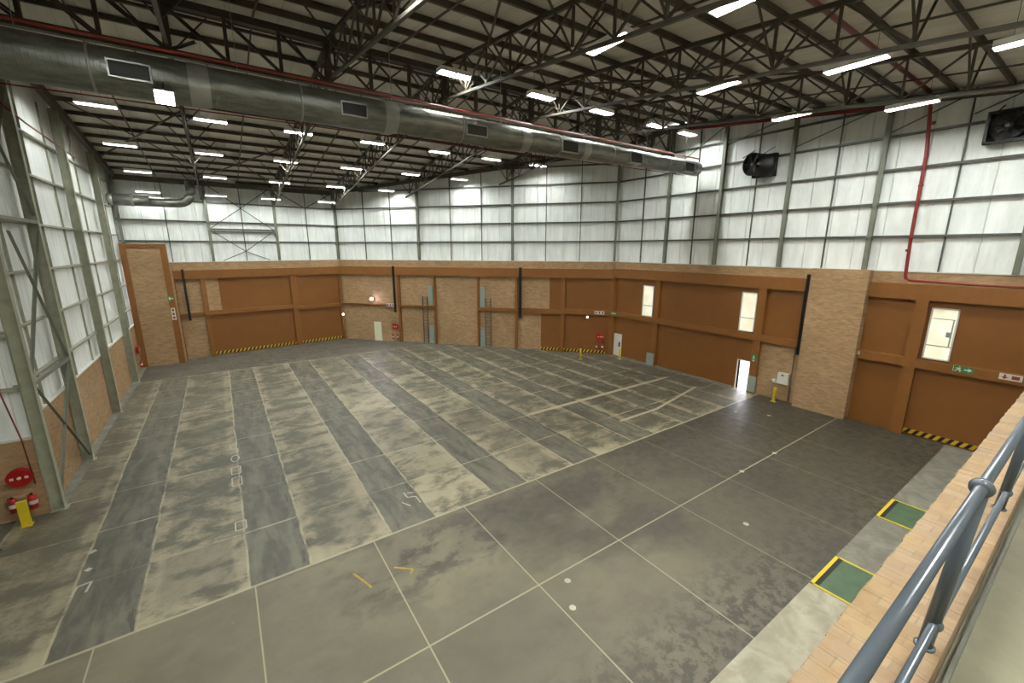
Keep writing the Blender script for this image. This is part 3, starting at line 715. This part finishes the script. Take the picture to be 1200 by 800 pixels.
window(2, 14.63, 13.6, 4.1, 6.75, 'narrow lit window above the open doorway', 5.0)
w3 = window(3, 5.3, 4.3, 4.17, 6.75, 'large lit window at the right, showing an office inside', 4.85)
mb = MB(); WD.box(mb, dy(4.62), dy(4.45), 5.35, 5.6, .046, .055); mb.build('notice', M_grey, w3)
mb = MB(); WD.box(mb, dy(5.2), dy(4.4), 6.2, 6.23, .046, .06); mb.build('inner_frame', M_grey, w3)
mb = MB(); WD.box(mb, dy(4.47), dy(4.42), 4.9, 6.2, .046, .06); mb.build('inner_frame', M_grey, w3)

# ------------------------------------------------------------------ fittings on the walls
def plate(W, u0, u1, z0, z1, name, mat, label, cat, n0=.02, t=.06, group=None):
    mb = MB(); W.box(mb, u0, u1, z0, z1, n0, n0+t); return tag(mb.build(name, mat, bevel=.006), label, cat, group)
for u, z0, z1, l in ((10.17, 3.98, 5.93, 'upper, left of the middle brick bay'), (10.17, 0.02, 1.9, 'lower, left of the middle brick bay'), (15.62, 3.98, 5.95, 'upper, right of the middle brick bay'), (15.62, 0.02, 1.9, 'lower, right of the middle brick bay')):
    plate(WC, u, u+.5, z0, z1, 'cover_panel', M_grey, 'pale metal cover on the far brick wall, '+l, 'panel', 0, .14, 'pale metal covers')
for u0, u1, l in ((9.55, 10.05, 'left'), (16.2, 16.75, 'right')):
    c = thing('cable_ladder', WC.P((u0+u1)/2, .1, .1), 'grey upright cable ladder beside the pale cover panels, the %s one' % l, 'cable ladder', 'cable ladders')
    for u in (u0, u1): mb = MB(); WC.box(mb, u-.035, u+.035, .1, 4.88, .17, .25); mb.build('side_rail', M_girt, c)
    z = .3
    while z < 4.8: mb = MB(); WC.box(mb, u0, u1, z, z+.03, .19, .22); mb.build('rung', M_girt, c); z += .3
def guide(W, u, z0, z1, label, w=.14, n0=FD):
    c = thing('guide_channel', W.P(u, n0, z0), label, 'channel', 'black hanging channels')
    for s in (-1, 1): mb = MB(); W.box(mb, u+s*w/2-.02, u+s*w/2+.02, z0, z1, n0, n0+.12); mb.build('side', M_black, c)
    mb = MB(); W.box(mb, u-w/2, u+w/2, z0, z1, n0, n0+.03); mb.build('back', M_black, c)
guide(WB, 3.6, 3.42, 7.85, 'slim black vertical channel on the back wall beside the tall brick panel')
guide(WC, 6.48, 3.15, 7.85, 'slim black vertical channel on the angled wall above the far hose reel')
guide(WC, 19.72, 3.1, 7.85, 'slim black vertical channel on the angled wall left of the brown panels', .2)
guide(WD, dy(10.72), 3.2, 8.1, 'black vertical channel tight against the brick buttress', .2, FD)
# hazard strips
def hazard_mat(name, ud):
    t = NT(name); p, x = t.pos()
    u = t.math('ADD', t.math('MULTIPLY', x[0], ud[0]), t.math('MULTIPLY', x[1], ud[1]))
    f = t.math('FRACT', t.math('MULTIPLY', t.math('ADD', u, t.math('MULTIPLY', x[2], -.6)), 1/.32))
    return t.fin(t.mix(t.mapr(f, .48, .52), dim(lin(26,24,22), .6), dim(lin(226,186,40), .62)), .5)
def hazard(W, u0, u1, label, key):
    mb = MB(); W.box(mb, u0, u1, .1, .34, .03, .09); tag(mb.build('hazard_strip', hazard_mat('hazard_stripes_'+key, W.u)), label, 'safety strip', 'black and yellow strips')
hazard(WB, 5.1, WB.L-.1, 'black and yellow striped strip at the foot of the back wall panels', 'b')
hazard(WC, 21.65, 27.75, 'black and yellow striped strip at the foot of the brown panels in the far corner', 'c')
hazard(WD, dy(5.9), dy(2.6), 'black and yellow strip on the right wall below the big lit window', 'd')
# signs
def sign3(W, u0, u1, z0, z1, label, mats, vertical=False, n0=FD):
    c = thing('wall_sign', W.P((u0+u1)/2, n0, z0), label, 'sign')
    mb = MB(); W.box(mb, u0, u1, z0, z1, n0, n0+.02); mb.build('plate', M_white, c)
    k = len(mats)
    for i, m in enumerate(mats):
        if vertical: a, b, e, f = u0+.05, u1-.05, z0+(z1-z0)*(i+.2)/k, z0+(z1-z0)*(i+.8)/k
        else: a, b, e, f = u0+(u1-u0)*(i+.25)/k, u0+(u1-u0)*(i+.75)/k, z0+.06, z1-.06
        mb = MB(); W.box(mb, a, b, e, f, n0+.02, n0+.026); mb.build('pictogram', m, c)
M_dred = paint('sign_red', lin(120,40,30), .5)
sign3(WC, 5.5, 6.35, 3.72, 4.05, 'white three part fire equipment sign on the far wall above the small hose reel', [M_dred]*3)
sign3(WC, 26.68, 27.55, 3.74, 4.04, 'white three part fire equipment sign on the brown wall above the corner hose reel', [M_dred]*3)
def exit_sign(W, u0, u1, z0, z1, label, arrow=(1, 0), n0=FD, vertical=False):
    c = thing('exit_sign', W.P((u0+u1)/2, n0, z0), label, 'sign')
    mb = MB(); W.box(mb, u0, u1, z0, z1, n0, n0+.03); mb.build('plate', M_sgreen, c)
    L = u1-u0; H = z1-z0; n = n0+.03
    P = lambda a, b: W.P(u0+a*L, n, z0+b*H)
    def flat(pts, name): m = MB(); m.poly([P(*q) for q in pts], W.n*.006); m.build(name, M_white, c)
    if not vertical:
        flat([(.55,.4),(.75,.4),(.75,.18),(.95,.5),(.75,.82),(.75,.6),(.55,.6)], 'arrow')
        # running figure
        flat([(.3,.78),(.36,.78),(.36,.92),(.3,.92)], 'figure_head')
        flat([(.22,.7),(.4,.74),(.36,.5),(.44,.3),(.38,.08),(.33,.1),(.35,.3),(.26,.4),(.16,.14),(.08,.14),(.2,.42),(.24,.6),(.14,.55),(.12,.6)], 'figure_body')
        flat([(.02,.06),(.05,.06),(.05,.94),(.02,.94)], 'door_outline')
    else:
        flat([(.35,.3),(.35,.18),(.15,.18),(.5,.03),(.85,.18),(.65,.18),(.65,.3)], 'arrow')
        flat([(.42,.84),(.58,.84),(.58,.92),(.42,.92)], 'figure_head')
        flat([(.2,.78),(.7,.8),(.6,.62),(.8,.42),(.65,.4),(.5,.52),(.3,.38),(.12,.4),(.38,.6),(.38,.72)], 'figure_body')
exit_sign(WD, dy(4.1), dy(3.4), 3.8, 4.1, 'green running figure exit sign with arrow under the big lit window')
exit_sign(WD, dy(25.95), dy(25.4), 3.78, 4.02, 'small green exit sign in the far corner above the white door')
exit_sign(WD, dy(13.46), dy(13.1), 2.2, 2.68, 'upright green exit sign beside the open doorway', vertical=True)
c = thing('wall_sign', WD.P(dy(2.3), FD, 3.8), 'white sign with a dark arrow at the right wall, cut by the parapet', 'sign')
mb = MB(); WD.box(mb, dy(2.6), dy(1.9), 3.8, 4.08, FD, FD+.02); mb.build('plate', M_white, c)
m = MB(); P = lambda a, b: WD.P(dy(2.6)+a*.35, FD+.02, 3.8+b*.28); m.poly([P(.4,.85),(P(.6,.85)),P(.6,.5),P(.85,.5),P(.5,.12),P(.15,.5),P(.4,.5)], WD.n*.006); m.build('arrow', M_dred, c)
mb = MB(); WD.box(mb, dy(2.22), dy(1.98), 3.86, 4.02, FD+.02, FD+.026); mb.build('pictogram', M_dred, c)
# signs on the tall panel's right post
c = thing('exit_sign', (-3.62, 44.74, 5.6), 'small green exit sign on the tall brown post at the far left', 'sign')
yy = 44.75
def fp(name, x0, x1, z0, z1, d0, d1, m, c): return MB().box((x0, yy-d1, z0), (x1, yy-d0, z1)).build(name, m, c)
fp('plate', -3.86, -3.48, 5.36, 5.72, 0, .03, M_sgreen, c); fp('figure_body', -3.8, -3.68, 5.42, 5.66, .03, .036, M_white, c); fp('arrow', -3.64, -3.52, 5.5, 5.58, .03, .036, M_white, c)
c = thing('wall_sign', (-3.62, 44.74, 3.9), 'upright white three part fire sign on the tall brown post at the far left', 'sign')
fp('plate', -3.8, -3.52, 3.75, 4.75, 0, .02, M_white, c)
for k in range(3): fp('pictogram', -3.73, -3.59, 3.83+k*.32, 4.03+k*.32, .02, .026, M_dred, c)

# hose reels and extinguishers
def reel(P, n, r, label, group='fire hose reels'):
    c = thing('hose_reel', P, label, 'hose reel', group); n = Vector(n)
    u = n.cross(Vector((0,0,1)))
    MB().lathe(P, n, [(0, r*.3), (.06, r*.3), (.061, r), (.085, r), (.09, r*.62), (.2, r*.62), (.205, r), (.23, r)], 28).build('drum', M_redb, c)
    MB().lathe(Vector(P)+n*.23, n, [(0, r*.16), (.03, r*.16)], 14).build('hub', M_white, c)
    for s in (-1, 1):
        q = Vector(P)+n*.232+u*s*r*.55
        m = MB(); m.quadbox([q+u*a*r*.14+Vector((0,0,b*r*.13))+n*t for t in (0, .012) for a, b in ((-1,-1),(1,-1),(1,1),(-1,1))]); m.build('label_patch', M_white, c)
def extinguisher(P, n, label, h=.6, r=.09):
    c = thing('fire_extinguisher', P, label, 'fire extinguisher', 'wall mounted fire extinguishers'); P = Vector(P); n = Vector(n)
    MB().lathe(P, (0,0,1), [(0, r*.9), (.02, r), (h*.72, r), (h*.82, r*.7), (h*.87, r*.3)], 18).build('cylinder', M_redb, c)
    MB().lathe(P+Vector((0,0,h*.86)), (0,0,1), [(0, r*.32), (.05, r*.3)], 12).build('valve', M_black, c)
    MB().bar(P+Vector((0,0,h*.95)), P+Vector((0,0,h*.99))+n*.14, .03).build('lever', M_black, c)
    MB().path([P+Vector((0,0,h*.93)), P+Vector((0,0,h*.9))+n.cross(Vector((0,0,1)))*.1, P+Vector((0,0,h*.4))+n.cross(Vector((0,0,1)))*.13], .015, 8).build('hose', M_black, c)
    m = MB(); m.lathe(P+Vector((0,0,h*.3)), (0,0,1), [(0, r*1.01), (h*.22, r*1.01)], 18, False); m.build('label_band', M_white, c)
    MB().bar(P+Vector((0,0,h*.5)), P+Vector((0,0,h*.5))-n*.2, .05).build('bracket', M_black, c)
reel(WE.P(6.23, .0, 1.66), WE.n, .33, 'round red fire hose reel on the brick at the left edge')
extinguisher(WE.P(5.92, .2, .42), WE.n, 'red fire extinguisher under the left edge hose reel, left one of the pair', .62, .12)
extinguisher(WE.P(6.4, .2, .42), WE.n, 'red fire extinguisher under the left edge hose reel, right one of the pair', .62, .12)
reel(WC.P(6.25, 0, 1.62), WC.n, .34, 'small red hose reel on the far brick wall below the black channel')
extinguisher(WC.P(5.95, .2, .3), WC.n, 'red fire extinguisher below the far brick wall reel, left one of the pair')
extinguisher(WC.P(6.5, .2, .3), WC.n, 'red fire extinguisher below the far brick wall reel, right one of the pair')
reel(WC.P(27.3, 0.03, 1.66), WC.n, .36, 'red hose reel on the brown panels in the far right corner')
extinguisher(WC.P(26.97, .22, .5), WC.n, 'red fire extinguisher below the corner reel, left one of the pair')
extinguisher(WC.P(27.5, .22, .5), WC.n, 'red fire extinguisher below the corner reel, right one of the pair')
reel((-6.28, 43.4, 1.75), (1, 0, 0), .36, 'red hose reel seen edge on at the end of the left wall')
extinguisher((-6.1, 43.35, .35), (1, 0, 0), 'red fire extinguisher at the end of the left wall, below the edge on reel')

# electrical boxes near the buttress
c = thing('electrical_box', WD.P(dy(11.4), 0, 1.1), 'white electrical cabinet on the brick beside the buttress', 'cabinet')
mb = MB(); WD.box(mb, dy(11.72), dy(11.08), 1.12, 1.84, 0, .22); mb.build('cabinet', M_white, c)
mb = MB(); WD.box(mb, dy(11.5), dy(11.36), 1.66, 1.74, .22, .24); mb.build('latch', M_black, c)
mb = MB(); WD.box(mb, dy(11.68), dy(11.12), 1.16, 1.8, .22, .232); mb.build('lid', M_white, c)
c = thing('socket_box', WD.P(dy(11.95), 0, 1.05), 'small white socket box left of the electrical cabinet', 'socket')
mb = MB(); WD.box(mb, dy(12.02), dy(11.8), 1.08, 1.3, 0, .16); mb.build('box', M_white, c); mb = MB(); WD.box(mb, dy(12.2), dy(12.06), 1.1, 1.24, 0, .1); mb.build('plug', M_grey, c)
tag(MB().tube(WD.P(dy(11.0), .06, 0), WD.P(dy(11.0), .06, 3.6), .03, 8).build('conduit', M_girt), 'thin grey conduit dropping to the electrical cabinet by the buttress', 'conduit')
plate(WD, dy(13.5), dy(12.95), .12, 1.2, 'grey_cabinet', M_grey, 'grey metal cover standing beside the open doorway', 'panel', FD, .05)
plate(WD, dy(21.8), dy(21.1), .08, 1.1, 'grey_vent_box', M_grey, 'grey metal cover at the foot of the brown post left of the open doorway', 'panel', FD, .1)
plate(WD, dy(7.84), dy(7.74), 3.85, 4.05, 'junction_box', M_white, 'tiny white box on the brown wall just right of the buttress', 'box', FD, .06)

# bollards
def bollard(x, y, label, h=.95, r=.085, square=False):
    c = thing('bollard', (x, y, 0), label, 'bollard', 'yellow bollards')
    if square: MB().box((x-.13, y-.05, 0), (x+.13, y+.05, h)).build('post', M_yel, c, bevel=.02)
    else: MB().lathe((x, y, 0), (0,0,1), [(0, r), (h-.05, r), (h-.015, r*.8), (h, r*.3)], 18).build('post', M_yel, c)
    MB().box((x-.15, y-.15, 0), (x+.15, y+.15, .012)).build('base_plate', M_yel, c)
bollard(25.45, 26.4, 'yellow bollard in front of the striped strip in the far corner')
bollard(28.3, 24.4, 'yellow bollard beside the far white door')
bollard(28.3, 11.58, 'yellow bollard by the electrical cabinet and the buttress')
bollard(-6.76, 20.6, 'flat yellow bollard below the left edge hose reel', .95, square=True)

# extractor fans
def fan(y, z, label, R=.64, out=.85, off=-.5):
    c = thing('extractor_fan', (28.4, y, z-.7), label, 'fan', 'wall extractor fans')
    ax = Vector((-1, .25, -.05)).normalized(); base = Vector((28.85, y+off, z-.1*(off != 0)))
    f = MB(); s = .66
    for (a, b) in (((-s, -s), (s, -s+.1)), ((-s, s-.1), (s, s)), ((-s, -s), (-s+.1, s)), ((s-.1, -s), (s, s))):
        f.box((28.55, base.y+a[0], base.z+a[1]), (28.9, base.y+b[0], base.z+b[1]))
    f.build('mounting_frame', M_black, c)
    MB().box((28.84, base.y-s, base.z-s), (28.9, base.y+s, base.z+s)).build('back_plate', M_grille, c)
    q = Vector((28.9-out, y, z))
    m = MB(); m.loft([m.ring(q, ax, R, 28), m.ring(q-ax*.05, ax, R*1.06, 28), m.ring(q-ax*.4, ax, R, 28), m.ring((28.6, base.y, base.z), ax, R*1.05, 28)], 28, False); m.build('drum', M_black, c)
    MB().lathe(q-ax*.25, ax, [(0, .12), (.2, .12), (.26, .06)], 16).build('hub', M_girt, c)
    up = Vector((0,0,1)); a1 = ax.cross(up).normalized(); b1 = a1.cross(ax)
    for k in range(6):
        t = 2*PI*k/6; dr = a1*math.cos(t)+b1*math.sin(t); tn = -a1*math.sin(t)+b1*math.cos(t)
        m = MB(); m.quadbox([q-ax*.15+dr*r_+tn*w_*s_+ax*s_*.05+ax*t_ for t_ in (0, .012) for r_, w_, s_ in ((.1,.05,-1),(.1,.05,1),(R*.95,.13,1),(R*.95,.13,-1))]); m.build('blade', M_black, c)
    for k in range(3): m = MB(); m.path([q+a1*math.cos(2*PI*i/24)*R*(.3+.3*k)+b1*math.sin(2*PI*i/24)*R*(.3+.3*k) for i in range(25)], .008, 6); m.build('guard_ring', M_black, c)
    for sgn in (-1, 1): MB().bar(q+Vector((0, sgn*R*.9, R*.7)), (28.88, y+sgn*R*.9-.3, z+R*1.5), .04).build('stay', M_black, c)
fan(14.6, 14.7, 'round black extractor fan on the right wall near the end of the big duct')
fan(4.15, 14.75, 'dark extractor fan in a square box at the upper right edge', .6, .35, 0)

# ------------------------------------------------------------------ floor hatches
def hatch(x0, x1, label):
    c = thing('floor_hatch', ((x0+x1)/2, 3, .012), label, 'hatch', 'green floor hatches')
    y0, y1, w, z = 2.2, 3.74, .09, .03
    for a, b in (((x0, y1-w), (x1, y1)), ((x0, y0), (x1, y0+w)), ((x0, y0), (x0+w*.8, y1)), ((x1-w*.8, y0), (x1, y1))):
        MB().box((*a, .012), (*b, z)).build('yellow_edge', M_yel, c)
    MB().box((x0+w*.8, y0+w, .012), (x1-w*.8, y1-w, .02)).build('cover', M_green, c)
    MB().box((x0+w*.8, y1-w-.12, .02), (x1-w*.8, y1-w, .026)).build('rim', M_grille, c)
hatch(13.17, 15.12, 'green floor hatch with yellow edge, the nearer of the two')
hatch(18.75, 20.65, 'green floor hatch with yellow edge, the farther of the two')

# ------------------------------------------------------------------ painted marks on the floor
M_mark = paint('worn_white_marking', dim(lin(205,202,184), .62), .6, 0, .1)
M_markyel = paint('worn_yellow_marking', dim(lin(196,164,62), .6), .6, 0, .2)
def mark(pts, name, mat, label, group=None, cat='floor marking', w=.045):
    m = MB()
    for k, line in enumerate(pts):
        for j, (p, q) in enumerate(zip(line, line[1:])): m.bar((*p, .003+.0005*((k+j) % 3)), (*q, .003+.0005*((k+j) % 3)), w, .004)
    return tag(m.build(name, mat), label, cat, group)
def rect(x, y, a, b): return [[(x-a, y-b), (x+a, y-b), (x+a, y+b), (x-a, y+b), (x-a, y-b)]]
mark([[(-.35, 23.9), (-.65, 23.8), (-.65, 23.45), (-.35, 23.3), (-.35, 22.95), (-.65, 22.85)]], 'painted_symbol', M_mark, 'small worn white S shaped mark on the floor joint, farthest of a row', 'worn marks along one joint')
mark([[(-.5+.16*math.cos(t*PI/6), 22.2+.35*math.sin(t*PI/6)) for t in range(13)]], 'painted_symbol', M_mark, 'small worn white ring mark on the floor joint', 'worn marks along one joint')
mark(rect(-.5, 20.9, .17, .35), 'painted_symbol', M_mark, 'small worn white box mark on the floor joint, farther one', 'worn marks along one joint')
mark(rect(-.5, 19.8, .17, .38), 'painted_symbol', M_mark, 'small worn white box mark on the floor joint, middle one', 'worn marks along one joint')
mark(rect(-.5, 16.3, .16, .28), 'painted_symbol', M_mark, 'small worn white box mark on the floor joint, nearest one', 'worn marks along one joint')
mark([[(2.2, 11.7), (2.42, 11.1), (2.5, 10.85)]], 'painted_dash', M_markyel, 'short worn yellow dash on the near floor, left one of two', 'worn yellow dashes', w=.06)
mark([[(3.3, 11.25), (3.75, 10.85), (3.62, 10.7)]], 'painted_dash', M_markyel, 'short worn yellow dash on the near floor, right one of two', 'worn yellow dashes', w=.06)
mark([[(5.0, 15.0), (5.0, 14.6), (5.3, 14.5), (5.3, 14.0)], [(4.7, 14.4), (4.9, 14.0)], [(5.1, 14.9), (5.35, 14.8)]], 'scuffed_lettering', M_mark, 'scuffed white scrawl on the dark strip near the long floor joint', w=.05)
mark([[(-4.3, 15.3), (-4.25, 15.75), (-4.55, 15.7), (-4.6, 15.3)]], 'painted_symbol', M_mark, 'worn white arch shaped mark at the left of the floor', w=.06)
mark([[(-4.6, 17.4), (-4.45, 17.5)], [(-4.5, 16.4), (-4.4, 16.5)]], 'painted_patch', M_mark, 'two small white patches on the joint at the left of the floor', w=.16)
for i, (x, y, l) in enumerate(((7.36, 7.83, 'beside the long joint crossing'), (6.83, 7.03, 'lower, on the slanting joint'), (14.38, 6.2, 'on the joint toward the nearer hatch'), (17.9, 8.18, 'on the long joint, left one'), (20.9, 8.18, 'on the long joint, right one'), (24.5, 12.0, 'in front of the open doorway, left one'), (25.6, 10.6, 'in front of the open doorway, right one'))):
    m = MB(); m.lathe((x, y, .0), (0,0,1), [(0, .1), (.006, .09)], 14); tag(m.build('filler_patch', M_mark), 'small round pale filler patch on the floor, '+l, 'floor patch', 'pale filler patches')
# dark mat at the left edge
tag(MB().box((-9.5, 16.0, 0), (-7.0, 19.3, .015)).build('dark_floor_plate', M_grille), 'dark plate lying on the floor at the left edge', 'floor plate')

# ------------------------------------------------------------------ balcony
TP = 8.2
def par_mat():
    t = NT('parapet_brick'); p, x = t.pos()
    b = t.t.nodes.new('ShaderNodeTexBrick'); t.set(b.inputs['Vector'], t.vec(x[1], t.math('ADD', x[0], x[2]), 0.0))
    b.inputs['Scale'].default_value = 1; b.inputs['Brick Width'].default_value = .115; b.inputs['Row Height'].default_value = .078
    b.inputs['Mortar Size'].default_value = .003; b.inputs['Mortar Smooth'].default_value = .3
    b.inputs['Color1'].default_value = (*lin(188,152,120), 1); b.inputs['Color2'].default_value = (*lin(212,178,142), 1); b.inputs['Mortar'].default_value = (*lin(190,164,136), 1)
    n = t.noise(p, 14, 4, .6); n2 = t.noise(p, 3.5, 3)
    c = t.mix(t.mapr(n2, .4, .65, 0, .45), b.outputs['Color'], lin(224,182,122))
    c = t.mix(t.mapr(n, .4, .7, 0, .4), c, lin(178,132,100))
    h = t.math('SUBTRACT', t.math('MULTIPLY', n, .6), b.outputs['Fac']); t.bump(h, .6, .006)
    return t.fin(t.mix(1.0, c, (.43, .455, .47), 'MULTIPLY'), .85, 0, .3)
M_par = par_mat()
def parapet():
    # rough outer edge: every brick along the coping sits slightly differently
    mb = MB(); x = -13.0; rnd = random.Random(3)
    mb.box((-13, .16, 0), (28.95, .395, TP-.075))
    while x < 28.9:
        w = .0765; j = rnd.uniform(-.004, .004)
        mb.box((x, .14, TP-.078), (x+w-.0008, .405+j, TP+rnd.uniform(-.001, .001))); x += w if x < 8 else w
    return mb
o = struct(parapet(), 'wall_balcony_parapet', M_par, 'rough tan brick parapet wall below the handrail')
struct(MB().box((-13, -4, 7.7), (28.95, .16, 7.85)), 'floor_balcony', M_walk, 'concrete floor of the balcony')
struct(MB().box((-13, .125, 7.85), (28.95, .14, 7.9)), 'trim_3', M_apron, 'thin concrete upstand at the foot of the parapet')
hr = thing('handrail', (1.93, .16, TP), 'glossy grey tubular handrail with ball joints along the balcony parapet', 'railing')
HR, HM, RY, MY = 8.85, 8.304, .15, .175
MB().tube((-1.9, RY, HR), (14.5, RY, HR), .0158, 28).build('top_rail', M_rail, hr)
MB().tube((-1.9, MY, HM), (14.5, MY, HM), .0135, 24).build('lower_rail', M_rail, hr)
for i in range(-2, 9):
    x = 1.93+1.45*i
    MB().tube((x, .185, TP), (x, RY, HR), .021, 24).build('post', M_rail, hr)
    for yy_, zz_, r0 in ((RY, HR, .0168), (MY, HM, .0135)):
        m = MB(); k_ = r0/.028
        m.lathe((x-.04*k_, yy_, zz_), (1,0,0), [(0, r0), (.003*k_, .034*k_), (.012*k_, .044*k_), (.026*k_, .050*k_), (.04*k_, .052*k_), (.054*k_, .050*k_), (.068*k_, .044*k_), (.077*k_, .034*k_), (.08*k_, r0)], 28, False); m.build('ball_joint', M_rail, hr)
    MB().lathe((x, .185, TP), (0,0,1), [(0, .03), (.006, .03), (.008, .022)], 20).build('base_flange', M_rail, hr)
tag(MB().path([(2.3+.05*k, -.02-.05*math.sin(k*.35)-.006*k, 7.853) for k in range(40)], .004, 8).build('cable', M_black), 'thin dark cable lying on the balcony floor', 'cable')

# ------------------------------------------------------------------ daylight outside the open doorway
W_ = bpy.data.worlds.new('daylight'); S.world = W_; W_.use_nodes = True
bg = W_.node_tree.nodes['Background']; bg.inputs['Color'].default_value = (.93, .92, 1.0, 1); bg.inputs['Strength'].default_value = 4.5
la = bpy.data.lights.new('doorway_portal', 'AREA'); la.shape = 'RECTANGLE'; la.size = .88; la.size_y = 2.06
try: la.cycles.is_portal = True
except Exception: pass
lo = bpy.data.objects.new('doorway_portal', la); COL.objects.link(lo); lo.location = (29.3, 13.96, 1.03); lo.rotation_euler = (0, math.radians(90), 0)
lo.rotation_euler = Vector((-1, 0, 0)).to_track_quat('-Z', 'Y').to_euler()

S.view_settings.view_transform = 'Standard'; S.view_settings.look = 'None'
S.view_settings.gamma = 1; S.view_settings.use_curve_mapping = False
S.view_settings.exposure = 1.05
try:
    S.cycles.max_bounces = 8; S.cycles.diffuse_bounces = 4; S.cycles.glossy_bounces = 3
    S.cycles.sample_clamp_indirect = 6
    S.cycles.use_denoising = True
except Exception: pass
for o in bpy.data.objects:
    if '_w' in o.keys(): del o['_w']
